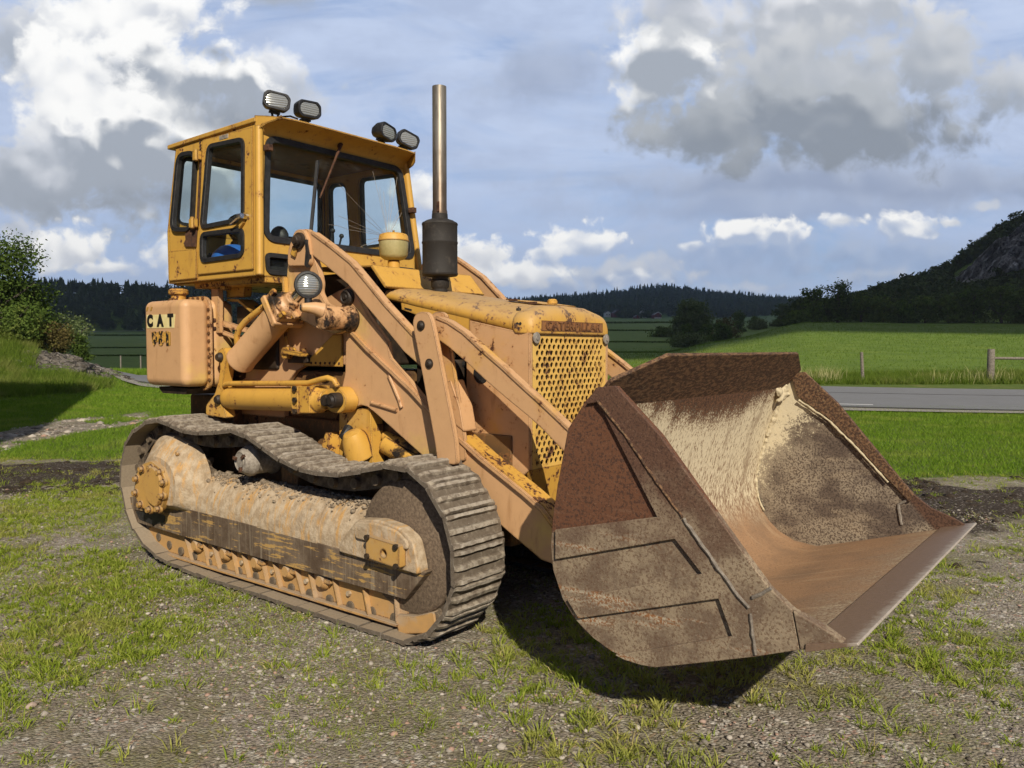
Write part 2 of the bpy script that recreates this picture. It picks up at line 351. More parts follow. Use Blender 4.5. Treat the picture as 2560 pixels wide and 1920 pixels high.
def masks(x, y):
    """lawn, bare soil, field weights of the ground cover"""
    u, v = w2uv(x, y); t = u / np.maximum(v, .1); n = fbm(x, y, .45, 3); n2 = fbm(x, y, 1.3, 9); e = (n - .5) * 4.2 + (n2 - .5) * 1.6
    edge = np.interp(t, [-.9, -.64, -.45, -.3, .2, .45, .6, .9], [10.2, 10.1, 10.2, 10.4, 8.9, 8.5, 8.5, 8.4])
    lawn = sstep(v + e * .55, edge, edge + 1.0)
    bare = sstep(-np.abs(v - 13.2 - (t + .64) * 24 - e * .35) + 2.3, .3, 1.3) * sstep(-t, .40, .50) * sstep(n2, .22, .45)     # gravel patch in the left lawn
    lawn = lawn * (1 - .92 * bare)
    soilL = sstep(-np.abs(v - 9.8 - (t + .5) * 1.5), -1.3, -.4) * sstep(n, .28, .46) * sstep(-t, .36, .46)
    soilL = np.maximum(soilL, .7 * sstep(-np.abs(v - 8.8), -1.2, -.3) * sstep(n2, .50, .62) * sstep(-t, .38, .5))
    soilR = sstep(-np.abs(v - 8.2), -1.7, -.5) * sstep(n + .4 * n2, .46, .64) * sstep(t, .22, .32)
    soilR = np.maximum(soilR, .9 * sstep(-np.abs(v - 6.3), -1.5, -.3) * sstep(n2 * .6 + n * .6, .58, .74) * sstep(t, .32, .48))
    lawn = lawn * (1 - .7 * np.maximum(soilL, soilR))
    soil = np.clip(np.maximum(soilL, soilR), 0, 1)
    dark = sstep(n, .55, .75) * (1 - lawn) * .35
    field = sstep(v, np.where(t > -.2, 28.5, 47.5), np.where(t > -.2, 29.5, 49))
    return lawn, np.maximum(soil, dark), field, bare
fr = np.concatenate([np.linspace(-52, 52, 620), np.linspace(55, 305, 60)]); ang = HEAD - np.radians(fr)
rad = np.concatenate([[0.0], np.geomspace(.25, 3200, 280)])
A, Rr = np.meshgrid(ang, rad); GX = CXY[0] + np.cos(A) * Rr; GY = CXY[1] + np.sin(A) * Rr; GZ = height(GX, GY)
GZ = GZ + (fbm(GX, GY, 1.1, 21) - .5) * .035 * np.clip(1 - Rr / 30, 0, 1)
lw, so_, fd, br = masks(GX, GY)
GZ = GZ + so_ * (fbm(GX, GY, 4.0, 31) - .35) * .09 * np.clip(1 - Rr / 30, 0, 1)
nr, na = A.shape; ii = np.arange(nr * na).reshape(nr, na); jn = np.roll(ii, -1, 1)
GF = np.stack([ii[:-1], ii[1:], jn[1:], jn[:-1]], -1).reshape(-1, 4)
def ground_mat():
    mt, N, out = material('ground_cover'); co = objco(N)
    at_ = N.new('ShaderNodeAttribute', attribute_name='cover'); sep = N.new('ShaderNodeSeparateColor'); N.l.new(at_.outputs['Color'], sep.inputs[0])
    L, S, Fd = sep.outputs[0], sep.outputs[1], sep.outputs[2]
    n1 = N.noise(co, 1.7, 5, .6); n2 = N.noise(co, 9, 6, .65); n3 = N.noise(co, 55, 5, .75)
    vc = N.voro(co, 70, out='Color'); vd = N.voro(co, 70); vb = N.voro(co, 26); vbc = N.voro(co, 26, out='Color')
    peb = N.mix(N.xyz(vc)[0], (.085, .070, .054), (.52, .475, .405)); peb = N.mix(N.step(N.xyz(vc)[1], .82, .9), peb, (.33, .22, .17))
    fine = N.mix(N.step(n3, .3, .7), (.10, .082, .062), (.33, .285, .23))
    grav = N.mix(N.step(n2, .42, .62), fine, peb)
    grav = N.mix(N.m('MULTIPLY', N.step(N.xyz(vbc)[0], .78, .82), N.step(vb, .45, .3)), grav, (.46, .43, .38))
    grav = N.mix(N.m('MULTIPLY', N.step(n1, .5, .72), .5), grav, (.13, .105, .075))
    grav = N.mix(N.m('MULTIPLY', N.step(n1, .40, .62), N.m('MULTIPLY', N.step(n2, .3, .6), .55)), grav, (.14, .135, .045))
    soil = N.mix(N.step(n3, .35, .7), (.022, .016, .011), (.075, .056, .040)); soil = N.mix(N.step(N.xyz(vc)[2], .9, .95), soil, (.25, .22, .19))
    c = N.mix(N.step(N.m('ADD', S, N.m('MULTIPLY', N.m('SUBTRACT', n2, .5), .8)), .35, .6), grav, soil)
    lawn = N.mix(n2, (.055, .085, .014), (.115, .16, .030)); lawn = N.mix(N.step(n1, .5, .75), lawn, (.15, .155, .04))
    c = N.mix(N.step(N.m('ADD', L, N.m('MULTIPLY', N.m('SUBTRACT', n2, .5), .7)), .35, .6), c, lawn)
    cf = N.mul(co, (.05, .05, .05)); f1 = N.noise(cf, 1.0, 8, .7); f2 = N.noise(N.mul(co, (.4, .4, .4)), 1.0, 8, .75)
    fld = N.mix(N.step(f2, .3, .7), (.080, .135, .014), (.135, .205, .026)); fld = N.mix(N.m('MULTIPLY', N.step(f1, .5, .7), .5), fld, (.19, .22, .035))
    c = N.mix(Fd, c, fld)
    h = N.m('ADD', N.m('MULTIPLY', N.m('SUBTRACT', 1.0, vd), .7), N.m('ADD', N.m('MULTIPLY', n2, .4), N.m('MULTIPLY', n3, .5)))
    principled(N, out, c, .95, 0, h, .016, .9, .2); return mt
M_ground = ground_mat()
ground = fast_mesh('ground', np.stack([GX, GY, GZ], -1), GF, M_ground, smooth=True, attr={'cover': np.stack([lw, so_, fd, br], -1)})
tag(ground, kind='structure')

# ------------------------------------------------------------------ materials of the machine
RUST_D, RUST_M, RUST_L = (.030, .014, .009), (.085, .034, .016), (.24, .085, .028)
def paint(name, base, alt, alt_amt=.5, chips=.60, edge=.5, stain=0.0, rough=.5, dust=0.0, grease=0.0, scale=1.0):
    mt, N, out = material(name); co = objco(N)
    n1 = N.noise(co, 2.3 * scale, 6, .62); n2 = N.noise(co, 11 * scale, 8, .68); n3 = N.noise(co, 48 * scale, 5, .65); n4 = N.noise(N.mul(co, (1, 1, .22)), 16, 5, .6)
    c = N.mix(N.m('MULTIPLY', N.step(n1, .52, .70), alt_amt), base, alt)
    c = N.mix(N.m('MULTIPLY', N.step(n2, .35, .75), .28), c, tuple(x * .72 for x in base))
    c = N.mix(N.m('MULTIPLY', N.step(n4, .55, .75), .22 + stain), c, (.26, .125, .045))
    geo = N.new('ShaderNodeNewGeometry'); bv = N.new('ShaderNodeBevel'); bv.samples = 4; bv.inputs['Radius'].default_value = .017
    e = N.m('SUBTRACT', 1.0, N.v('DOT_PRODUCT', bv.outputs[0], geo.outputs['Normal']))
    e = N.m('MULTIPLY', N.step(e, .02, .22), edge)
    cv = N.m('ADD', N.m('ADD', N.m('MULTIPLY', n2, .62), N.m('MULTIPLY', n3, .38)), N.m('MULTIPLY', e, .62))
    cv = N.m('ADD', cv, N.m('MULTIPLY', N.m('SUBTRACT', n1, .5), .16))
    chip = N.step(cv, chips, chips + .025); halo = N.step(cv, chips - .05, chips + .01)
    c = N.mix(N.m('MULTIPLY', halo, .55), c, (.36, .15, .045))
    c = N.mix(chip, c, N.mix(N.step(n3, .4, .6), RUST_D, RUST_M))
    if grease: c = N.mix(N.m('MULTIPLY', N.step(N.m('ADD', N.m('MULTIPLY', n1, .6), N.m('MULTIPLY', n2, .4)), .62 - grease, .70 - grease), .93), c, (.012, .010, .008))
    if dust:
        up = N.xyz(geo.outputs['Normal'])[2]
        c = N.mix(N.m('MULTIPLY', N.step(N.m('ADD', up, N.m('MULTIPLY', n2, .8)), .3, 1.2), dust), c, (.30, .235, .165))
    r = N.step(chip, 0, 1, rough, .9)
    h = N.m('ADD', N.m('MULTIPLY', chip, -.6), N.m('ADD', N.m('MULTIPLY', n3, .18), N.m('MULTIPLY', n2, .35)))
    principled(N, out, c, r, 0, h, .004, .6, .35); return mt
PEACH, YEL, CABY = (.535, .315, .155), (.545, .305, .055), (.50, .285, .052)
M_peach = paint('faded_pink_ochre_paint', PEACH, (.57, .385, .115), .85, .632, 1.0, .2)
M_peachw = paint('faded_ochre_paint_worn', PEACH, (.55, .31, .06), .9, .59, 1.1, .3)
M_yellow = paint('yellow_paint_worn', YEL, (.56, .36, .14), .6, .595, .9, .1)
M_hood = paint('dusty_hood_paint', YEL, (.56, .36, .14), .6, .56, 1.0, .3, dust=.40)
M_yellowr = paint('yellow_paint_rusty', YEL, (.45, .23, .06), .7, .545, .9, .3)
M_cab = paint('cab_yellow_paint', CABY, (.60, .37, .09), .5, .60, 1.1, .35)
M_grease = paint('oily_yellow_paint', YEL, (.50, .28, .08), .6, .545, .9, .2, .4, grease=.13)
M_greasep = paint('oily_pink_paint', PEACH, (.46, .20, .06), .7, .535, .9, .3, .45, grease=.12)
M_dusty = paint('dusty_ochre_casting', (.46, .265, .095), (.40, .30, .20), .9, .64, .3, .1, .8, dust=.85, scale=1.6)
M_inner = paint('grimy_frame_paint', (.13, .070, .026), (.075, .046, .022), .8, .56, .4, .3, .7, grease=.08)
M_plate = paint('rust_brown_plate', (.24, .11, .04), (.30, .16, .05), .8, .55, .3, .3)
M_hubp = paint('mud_dulled_yellow', (.46, .265, .07), (.38, .27, .15), .9, .60, .6, .2, .7, dust=.55)
M_namelet = paint('rusty_raised_letters', (.23, .105, .042), (.33, .17, .06), .8, .58, .3, .3)
def rail_mat():
    mt, N, out = material('scuffed_side_rail'); co = objco(N)
    n = N.noise(co, 5, 6, .65); sx = N.noise(N.mul(co, (2.2, 1, 26)), 2.0, 6, .65); sz = N.noise(N.mul(co, (40, 1, 1.6)), 1.0, 5, .6); n3 = N.noise(co, 60, 4, .7)
    c = N.mix(N.step(n, .35, .65), (.085, .056, .035), (.17, .125, .085))
    c = N.mix(N.m('MULTIPLY', N.step(sz, .52, .66), .6), c, (.27, .22, .155))
    c = N.mix(N.m('MULTIPLY', N.step(N.m('ADD', sx, N.m('MULTIPLY', N.m('SUBTRACT', n, .5), .8)), .555, .61), .8), c, (.46, .28, .085))
    c = N.mix(N.step(n3, .6, .72, 0, .6), c, (.05, .034, .022))
    principled(N, out, c, .85, 0, N.m('ADD', n3, N.m('MULTIPLY', sz, .7)), .004, .7, .25); return mt
M_frame = rail_mat()
def cover_mat():
    mt, N, out = material('dust_caked_cover'); co = objco(N)
    n = N.noise(co, 4, 6, .65); n2 = N.noise(co, 17, 7, .7); st = N.noise(N.mul(co, (14, 3, 3)), 2.0, 6, .65); n3 = N.noise(co, 70, 4, .7)
    c = N.mix(N.step(n2, .38, .62), (.33, .245, .155), (.47, .375, .26)); c = N.mix(N.m('MULTIPLY', N.step(st, .5, .66), .75), c, (.50, .27, .075)); c = N.mix(N.m('MULTIPLY', N.step(n, .56, .70), .55), c, (.26, .20, .14))
    c = N.mix(N.step(N.m('ADD', N.m('MULTIPLY', n2, .6), N.m('MULTIPLY', n, .4)), .62, .66, 0, .8), c, (.13, .075, .04)); c = N.mix(N.step(n3, .62, .75, 0, .6), c, (.17, .13, .09))
    principled(N, out, c, .93, 0, N.m('ADD', N.m('MULTIPLY', n2, 1.0), N.m('MULTIPLY', n3, .6)), .008, .8, .2); return mt
M_cover = cover_mat()
def simple(name, c1, c2, scale=20, rough=.7, metal=0.0, b=.003, spec=.4, lo=.35, hi=.7):
    mt, N, out = material(name); co = objco(N); n = N.noise(co, scale, 7, .65); n2 = N.noise(co, scale * 5, 4, .6)
    principled(N, out, N.mix(N.step(N.m('ADD', N.m('MULTIPLY', n, .75), N.m('MULTIPLY', n2, .25)), lo, hi), c1, c2), rough, metal, N.m('ADD', n, N.m('MULTIPLY', n2, .4)), b, .7, spec); return mt
M_black = simple('black_rubber', (.010, .010, .011), (.028, .027, .026), 30, .55)
M_plastic = simple('black_plastic', (.012, .012, .013), (.022, .022, .022), 40, .42, 0, .001)
M_dark = simple('dark_oily_metal', (.012, .009, .007), (.05, .032, .018), 9, .6)
M_rust = simple('dark_rust', RUST_D, (.13, .058, .028), 26, .9)
M_muff = simple('sooty_muffler_steel', (.024, .021, .018), (.085, .070, .055), 14, .72, .2, .003, .4, .5, .78)
M_chrome = simple('chrome', (.55, .55, .55), (.8, .8, .8), 30, .18, 1, .0005)
M_steel = simple('worn_steel', (.20, .17, .14), (.40, .36, .30), 40, .7, .25)
M_cream = simple('cream_decal', (.66, .55, .24), (.74, .64, .32), 30, .5, 0, .0005)
M_ink = simple('black_decal_ink', (.008, .008, .008), (.018, .016, .014), 30, .5, 0, .0005)
M_blue = simple('blue_plastic', (.02, .10, .38), (.03, .14, .48), 10, .4, 0, .001)
M_bowl = simple('yellowed_plastic_bowl', (.30, .26, .11), (.40, .35, .17), 12, .45, 0, .001)
M_weld = simple('grey_weld_bead', (.15, .125, .10), (.29, .255, .21), 45, .7, .2, .006)
M_seat = simple('black_vinyl', (.012, .012, .012), (.03, .03, .03), 40, .5)
def stack_mat():
    mt, N, out = material('tarnished_exhaust_pipe'); co = objco(N); z = N.xyz(co)[2]
    n = N.noise(co, 9, 6, .6); n2 = N.noise(N.mul(co, (1, 1, .12)), 60, 5, .6)
    c = N.mix(N.step(N.m('ADD', z, N.m('MULTIPLY', n, .5)), 2.55, 3.15), (.12, .085, .058), (.27, .24, .19)); c = N.mix(N.m('MULTIPLY', N.step(n2, .45, .7), .6), c, (.085, .058, .038))
    principled(N, out, c, .42, .65, n2, .001, .5); return mt
M_stack = stack_mat()
def mud_mat():
    mt, N, out = material('dried_mud_on_steel'); oi = N.new('ShaderNodeObjectInfo'); lz = N.xyz(objco(N))[2]; co = N.v('ADD', objco(N), N.v('SCALE', (37.0, 17.0, 53.0), oi.outputs['Random'])); n1 = N.noise(co, 6, 6, .65); n2 = N.noise(co, 26, 7, .7); n3 = N.noise(co, 90, 4, .6)
    c = N.mix(N.step(n2, .38, .66), (.155, .125, .095), (.325, .28, .215)); c = N.mix(N.m('MULTIPLY', N.step(n1, .5, .70), .7), c, (.105, .082, .060))
    c = N.mix(N.step(N.m('ADD', lz, N.m('MULTIPLY', N.m('SUBTRACT', n2, .5), .03)), .020, .008, 0, .8), c, (.105, .082, .060)); c = N.mix(N.step(N.m('ADD', lz, N.m('MULTIPLY', N.m('SUBTRACT', n2, .5), .02)), .024, .031, 0, .7), c, (.36, .32, .265)); c = N.mix(N.step(n3, .64, .75), c, (.38, .33, .27))
    geo = N.new('ShaderNodeNewGeometry'); bv = N.new('ShaderNodeBevel'); bv.samples = 4; bv.inputs['Radius'].default_value = .008
    e = N.step(N.m('SUBTRACT', 1.0, N.v('DOT_PRODUCT', bv.outputs[0], geo.outputs['Normal'])), .06, .3)
    c = N.mix(N.m('MULTIPLY', e, N.step(n2, .4, .62, 0, .75)), c, (.30, .275, .24))
    principled(N, out, c, .85, 0, N.m('ADD', N.m('MULTIPLY', n2, 1.0), N.m('MULTIPLY', n1, .8)), .010, .8, .25); return mt
M_mud = mud_mat()
M_clod = simple('dry_mud_clods', (.13, .10, .07), (.36, .29, .21), 30, .95, 0, .01, .2)
def inshoe_mat():
    mt, N, out = material('shoe_inner_face'); co = objco(N); n = N.noise(co, 60, 6, .7)
    principled(N, out, N.mix(n, (.20, .155, .105), (.33, .27, .195)), .85, 0, n, .004, .6, .2); return mt
M_link = simple('dusty_brown_steel', (.055, .040, .028), (.19, .145, .095), 24, .85)
M_idler = simple('idler_rusty_disc', (.085, .058, .038), (.225, .165, .11), 55, .8, .1, .004)
def bucket_mat(name, mode):
    mt, N, out = material(name); co = objco(N); x, y, z = N.xyz(co)[:3]
    n1 = N.noise(co, 3.0, 6, .6); n2 = N.noise(co, 30, 5, .75); n3 = N.noise(co, 75, 4, .7); sp = N.noise(N.mul(co, (1, 1, .45)), 70, 4, .75)
    dark, mid, lite, cream, orange = (.050, .026, .017), (.115, .060, .036), (.21, .165, .115), (.66, .575, .395), (.30, .165, .078)
    s1 = N.noise(co, 95, 3, .7); s2 = N.noise(co, 160, 3, .7); blot = N.noise(co, 7, 6, .65)
    if mode in ('side', 'recess'):
        hz = N.step(N.m('ADD', z, N.m('MULTIPLY', N.m('SUBTRACT', blot, .5), .5)), .70, 1.10) if mode == 'side' else N.step(N.m('SUBTRACT', z, N.m('MULTIPLY', x, .242)), .462, .478)
        c = N.mix(hz, N.mix(N.step(blot, .4, .62), (.285, .22, .145), (.155, .108, .072)), N.mix(blot, (.078, .038, .024), (.135, .070, .042)) if mode == 'side' else N.mix(blot, (.10, .040, .020), (.165, .072, .036)))
        c = N.mix(N.step(s1, .50, .60, 0, .85), c, N.mix(hz, (.125, .075, .046), (.055, .028, .019)))
        c = N.mix(N.step(s2, .58, .68, 0, .7), c, N.mix(hz, (.30, .25, .18), (.20, .125, .08)))
        band = N.m('MULTIPLY', N.step(N.noise(N.mul(co, (.7, 1, 7)), 2.2, 5, .6), .54, .68), N.step(z, .95, .6))
        c = N.mix(N.m('MULTIPLY', band, .9), c, N.mix(N.step(s1, .44, .56), (.44, .38, .28), (.27, .115, .040)))
        pass
    elif mode == 'shell':
        back = N.step(N.m('ADD', z, N.m('MULTIPLY', N.m('SUBTRACT', n1, .5), .22)), .44, .70)
        strk = N.noise(N.mul(co, (1, 1, .4)), 70, 4, .75); vs = N.noise(N.mul(co, (1, 1, .18)), 9, 5, .6)
        topd = N.step(N.m('ADD', N.m('ADD', z, N.m('ADD', N.m('MULTIPLY', N.m('SUBTRACT', vs, .5), .22), N.m('MULTIPLY', N.m('SUBTRACT', s1, .5), .45))), N.step(N.m('ABSOLUTE', N.m('SUBTRACT', y, .15)), .75, .2, 0, .10)), 1.27, 1.19)
        wall = N.mix(N.step(strk, .52, .63), cream, (.21, .135, .08)); wall = N.mix(N.step(vs, .54, .68, 0, .6), wall, (.25, .175, .11)); wall = N.mix(N.step(s2, .6, .7, 0, .5), wall, (.62, .54, .38))
        wall = N.mix(N.m('MULTIPLY', N.step(z, 1.0, .6, 0, .8), N.step(strk, .42, .56)), wall, (.20, .12, .07))
        wall = N.mix(N.m('SUBTRACT', 1.0, topd), wall, N.mix(N.step(s1, .42, .60), dark, (.17, .085, .042)))
        flo = N.mix(N.step(n1, .35, .7), (.31, .185, .10), (.215, .135, .08)); flo = N.mix(N.step(s1, .5, .64, 0, .55), flo, (.15, .09, .055)); flo = N.mix(N.m('MULTIPLY', N.step(N.noise(N.mul(co, (.6, 6, 1)), 3, 5, .6), .55, .75), .5), flo, (.42, .30, .18))
        c = N.mix(back, flo, wall)
    elif mode == 'inner_side':
        dd = N.v('LENGTH', N.v('SUBTRACT', N.comb(x, z, 0.0), (1.72, .72, 0.0))); a = N.m('MULTIPLY', N.step(N.m('ADD', dd, N.m('MULTIPLY', N.m('SUBTRACT', blot, .5), .30)), .24, .62, smooth=False), N.m('MULTIPLY', N.step(x, 1.95, 1.45), N.step(z, .45, 1.05, .35, 1)))
        g = N.mix(N.step(s1, .46, .58), (.30, .245, .175), (.095, .068, .050)); g = N.mix(N.step(n1, .42, .58), N.mix(N.step(s1, .46, .6), (.12, .088, .066), (.060, .044, .034)), g)
        g = N.mix(N.m('MULTIPLY', N.step(N.noise(N.mul(co, (1, 1, 4)), 2.4, 5, .6), .5, .66), .6), g, N.mix(N.step(s1, .46, .58), (.36, .29, .20), (.13, .09, .06)))
        c = N.mix(N.m('MULTIPLY', N.step(N.m('ADD', a, N.m('ADD', N.m('MULTIPLY', N.m('SUBTRACT', s1, .5), 1.3), N.m('MULTIPLY', N.m('SUBTRACT', n2, .5), .9))), .34, .66), .92), g, cream)
        c = N.mix(N.step(N.m('ADD', x, N.m('MULTIPLY', z, .88)), 2.62, 2.66), c, N.mix(N.step(s1, .45, .6), mid, dark))
    else:
        dg = N.noise(N.mul(co, (3, 1, 3)), 24, 5, .7)
        c = N.mix(N.step(dg, .42, .62), (.050, .026, .016), (.19, .105, .052)); c = N.mix(N.step(s1, .56, .66, 0, .5), c, (.26, .19, .10))
    principled(N, out, c, .8, .1, N.m('ADD', N.m('MULTIPLY', n2, .7), N.m('MULTIPLY', n3, .5)), .006, .6, .35); return mt
M_bside, M_bshell, M_binner, M_bdark = (bucket_mat('bucket_' + n, n) for n in ('side', 'shell', 'inner_side', 'dark'))
M_brecess = bucket_mat('bucket_recess', 'recess')
M_caked = simple('caked_cement_mud', (.42, .35, .225), (.62, .535, .365), 40, .95, 0, .012, .2)
def lip_mat():
    mt, N, out = material('worn_cutting_edge'); co = objco(N); x, y, z = N.xyz(co)[:3]; n = N.noise(N.mul(co, (6, 20, 6)), 3, 6, .6); n2 = N.noise(co, 60, 5, .7)
    w = N.step(N.m('ADD', x, N.m('ADD', N.m('MULTIPLY', N.m('SUBTRACT', n, .5), .07), N.m('MULTIPLY', N.m('SUBTRACT', n2, .5), .06))), 2.330, 2.385)
    c = N.mix(w, N.mix(n2, (.16, .10, .066), (.27, .185, .125)), (.46, .40, .33)); principled(N, out, c, .5, .3, n2, .003, .5); return mt
M_lip = lip_mat()
def glass(name, dirt=.03, tint=(.93, .96, .95)):
    mt, N, out = material(name); co = objco(N)
    tr = N.new('ShaderNodeBsdfTransparent'); N.put(tr.inputs[0], tint); gl = N.new('ShaderNodeBsdfGlossy'); gl.inputs['Roughness'].default_value = .03; N.put(gl.inputs[0], (.9, .93, .95))
    lwn = N.new('ShaderNodeLayerWeight'); lwn.inputs[0].default_value = .5
    fz = N.m('ADD', .007, N.m('MULTIPLY', N.m('POWER', lwn.outputs[1], 5.0), .6))
    m1 = N.new('ShaderNodeMixShader'); N.l.new(fz, m1.inputs[0]); N.l.new(tr.outputs[0], m1.inputs[1]); N.l.new(gl.outputs[0], m1.inputs[2])
    df = N.new('ShaderNodeBsdfDiffuse'); N.put(df.inputs[0], (.55, .53, .48)); n = N.noise(co, 7, 7, .7)
    m2 = N.new('ShaderNodeMixShader'); N.put(m2.inputs[0], N.step(n, .5, .85, dirt * .1, dirt)); N.l.new(m1.outputs[0], m2.inputs[1]); N.l.new(df.outputs[0], m2.inputs[2])
    N.l.new(m2.outputs[0], out.inputs['Surface']); return mt
M_glass = glass('window_glass')
def lens_mat():
    mt, N, out = material('ribbed_lamp_lens'); co = objco(N)
    wv = N.new('ShaderNodeTexWave', wave_type='BANDS', bands_direction='Z'); N.l.new(co, wv.inputs[0]); wv.inputs['Scale'].default_value = 22; wv.inputs['Distortion'].default_value = .6
    principled(N, out, N.mix(wv.outputs[1], (.30, .31, .29), (.46, .47, .45)), .16, .6, wv.outputs[1], .003, .5); return mt
M_lens = lens_mat()
def decal_mat():
    mt, N, out = material('peeling_number_ink'); co = objco(N); n = N.noise(co, 34, 5, .7)
    principled(N, out, N.mix(N.step(n, .54, .56), (.010, .008, .007), (.55, .30, .07)), .6); return mt
M_peel = decal_mat()

# ------------------------------------------------------------------ the crawler loader (X forward, Z up, its near side at -Y)
LD = tag(empty('crawler_loader'), 'weathered yellow tracked loader with glazed cab, tall exhaust and big rusty bucket', 'crawler loader')

# ---- tracks
TRK = [(-1.6, .0), (-1.874, .008), (-2.20, .022), (-2.44, .072), (-2.61, .170), (-2.735, .315), (-2.80, .46), (-2.806, .60), (-2.765, .775), (-2.62, .925), (-2.45, 1.0), (-2.247, 1.035), (-2.05, 1.01), (-1.858, .975), (-1.659, .977), (-1.47, 1.01), (-1.30, 1.026), (-1.117, .977), (-.95, .912), (-.784, .857), (-.576, .832), (-.40, .838), (-.223, .862), (-.036, .918), (.10, .935), (.22, .922), (.334, .862), (.44, .76), (.50, .64), (.534, .50), (.525, .33), (.45, .185), (.33, .07), (.187, .004), (0, 0)]
def walk(pts, n):
    P_ = [Vector(p) for p in pts] + [Vector(pts[0])]; seg = [(b - a).length for a, b in zip(P_, P_[1:])]; tot = sum(seg); out = []
    for k in range(n):
        d = tot * k / n
        for a, b, s in zip(P_, P_[1:], seg):
            if d <= s: out.append(a.lerp(b, d / s)); break
            d -= s
    return out, tot
NSH = 44
JN, TOT = walk(TRK, NSH); PIT = TOT / NSH
def shoe_mesh(k):
    m = MB(); L = PIT * .935; prof = [(-L/2, -.004), (-L/2 + .003, .032), (-L/2 + .020, .034), (-L/2 + .030, .004), (-.018, .004), (-.011, .030), (.011, .030), (.018, .004), (L/2 - .030, .004), (L/2 - .021, .033), (L/2 - .004, .032), (L/2 + .004, .004), (L/2 + .002, -.004)]
    r_ = random.Random(k); rows = []
    ys = [-.190, -.176, -.150, -.12, -.08, -.04, 0, .04, .08, .12, .150, .176, .190]
    for j, y in enumerate(ys):
        f = {0: .32, 1: .55, len(ys) - 1: .32, len(ys) - 2: .55}.get(j, 1)
        rows.append([(x + r_.uniform(-.0018, .0018), y, (z if z < .012 else .008 + (z - .010) * f) + (r_.uniform(-.004, .001) if z > .012 else r_.uniform(0, .007))) for x, z in prof])
    for i in range(len(rows)): rows[i] += [(L/2 - .004, ys[i], -.013), (-L/2, ys[i], -.013)]
    m.loft(rows); 
    m.b.normal_update(); bmesh.ops.recalc_face_normals(m.b, faces=m.b.faces)
    me = bpy.data.meshes.new('track_shoe'); m.b.to_mesh(me); m.b.free(); me.shade_smooth(); me.set_sharp_from_angle(angle=R(38)); me.materials.append(M_mud); me.materials.append(M_shoein)
    for p in me.polygons:
        if p.normal.z < -.7: p.material_index = 1
    return me
M_shoein = inshoe_mat()
SHM = [shoe_mesh(k) for k in range(6)]
TR = MB().box(-2.3, .0, -.70, -.60, .30, .50).build('track', M_inner, LD)
TR['label'] = 'right track with mud-caked shoes'
LKM = []
def link_mesh():
    m = MB(); L = PIT
    for y, s in ((-.070, 1), (.040, 1)):
        m.prism(rnd([(-L*.60, -.105), (L*.52, -.105), (L*.60, -.055), (L*.50, -.014), (-L*.50, -.014), (-L*.64, -.05)], .02, 3), y, y + .030)
    for x in (-.5,): m.cyl((x * L, -.100, -.062), (x * L, .100, -.062), .030, seg=12)
    bmesh.ops.recalc_face_normals(m.b, faces=m.b.faces); me = bpy.data.meshes.new('track_link'); m.b.to_mesh(me); m.b.free(); me.shade_smooth(); me.set_sharp_from_angle(angle=R(35)); me.materials.append(M_link); return me
LKM = link_mesh()
for k in range(NSH):
    a, b = JN[k], JN[(k + 1) % NSH]; c = (a + b) / 2; t = (b - a).normalized(); nrm = Vector((t.y, -t.x))     # path runs rearward on the ground, so outward is to its left
    nrm = Vector((-t.y, t.x)); 
    cen = Vector((-1.15, .47)); 
    if nrm.dot(c - cen) < 0: nrm = -nrm
    xa = Vector((t.x, 0, t.y)); za = Vector((nrm.x, 0, nrm.y)); ya = za.cross(xa)
    tl = random.Random(k * 7 + 1); tw = R(tl.uniform(-2.2, 2.2)); xa, za = xa * math.cos(tw) + za * math.sin(tw), za * math.cos(tw) - xa * math.sin(tw)
    Mx = Matrix((xa, ya, za)).transposed().to_4x4(); off = za * (-.022 + tl.uniform(-.002, .002)) + ya * tl.uniform(-.004, .004)
    Mx.translation = Vector((c.x, -.76, c.y)) + off
    for nm, me in (('track_shoe', SHM[k % 6]), ('track_link', LKM)):
        o = bpy.data.objects.new(nm, me); COL.objects.link(o); o.parent = TR; o.matrix_local = Mx
# frame pieces
m = MB().prism([(-2.765, .42), (-2.671, .439), (-2.114, .433), (-1.355, .428), (-.114, .401), (.284, .394), (.129, .224), (-1.979, .234), (-2.66, .246)], -.905, -.83)
m.prism([(-2.66, .335), (-2.236, .358), (-2.236, .385), (-2.66, .365)], -.915, -.90)
m.build('side_rail', M_frame, TR, 30, .006)
MB().prism(rnd([(-2.655, .328), (-2.236, .352), (-2.24, .302), (-2.413, .262), (-2.60, .275)], .02, 3), -.9075, -.90).build('rail_pocket', M_black, TR)
m = MB().prism([(-2.70, .24), (-2.547, .085), (-2.354, .062), (.037, .062), (.16, .21)], -.85, -.82)
m.prism([(-2.518, .076), (-2.284, .057), (.042, .057), (.052, .074), (-2.284, .074), (-2.508, .094)], -.885, -.845)
m.build('roller_guard', M_dusty, TR, 30, .004)
for xt, xb in ((-2.042, -1.964), (-1.813, -1.762), (-1.706, -1.627), (-1.479, -1.425), (-1.367, -1.30), (-1.165, -1.107), (-1.041, -.975), (-.828, -.758), (-.697, -.641), (-.481, -.428), (-.227, -.182), (.024, .039)):
    MB().slab([(xt - .007, -.848, .233), (xt + .007, -.848, .233), (xb + .007, -.848, .072), (xb - .007, -.848, .072)], (0, -.032, 0)).build('guard_rib', M_dusty, TR, 30, .003)
for x in (-1.893, -1.556, -1.208, -.892, -.572):
    MB().lathe([(.0, -.012), (.030, -.012), (.040, 0), (.046, .012), (.052, .02), (.052, .07)], (x, -.885, .188), (0, 1, 0), 16).obox((x + .055, -.868, .195), .05, .04, .022).cyl((x + .045, -.885, .200), (x + .045, -.84, .200), .016, seg=10).build('roller_cap', M_dusty, TR)
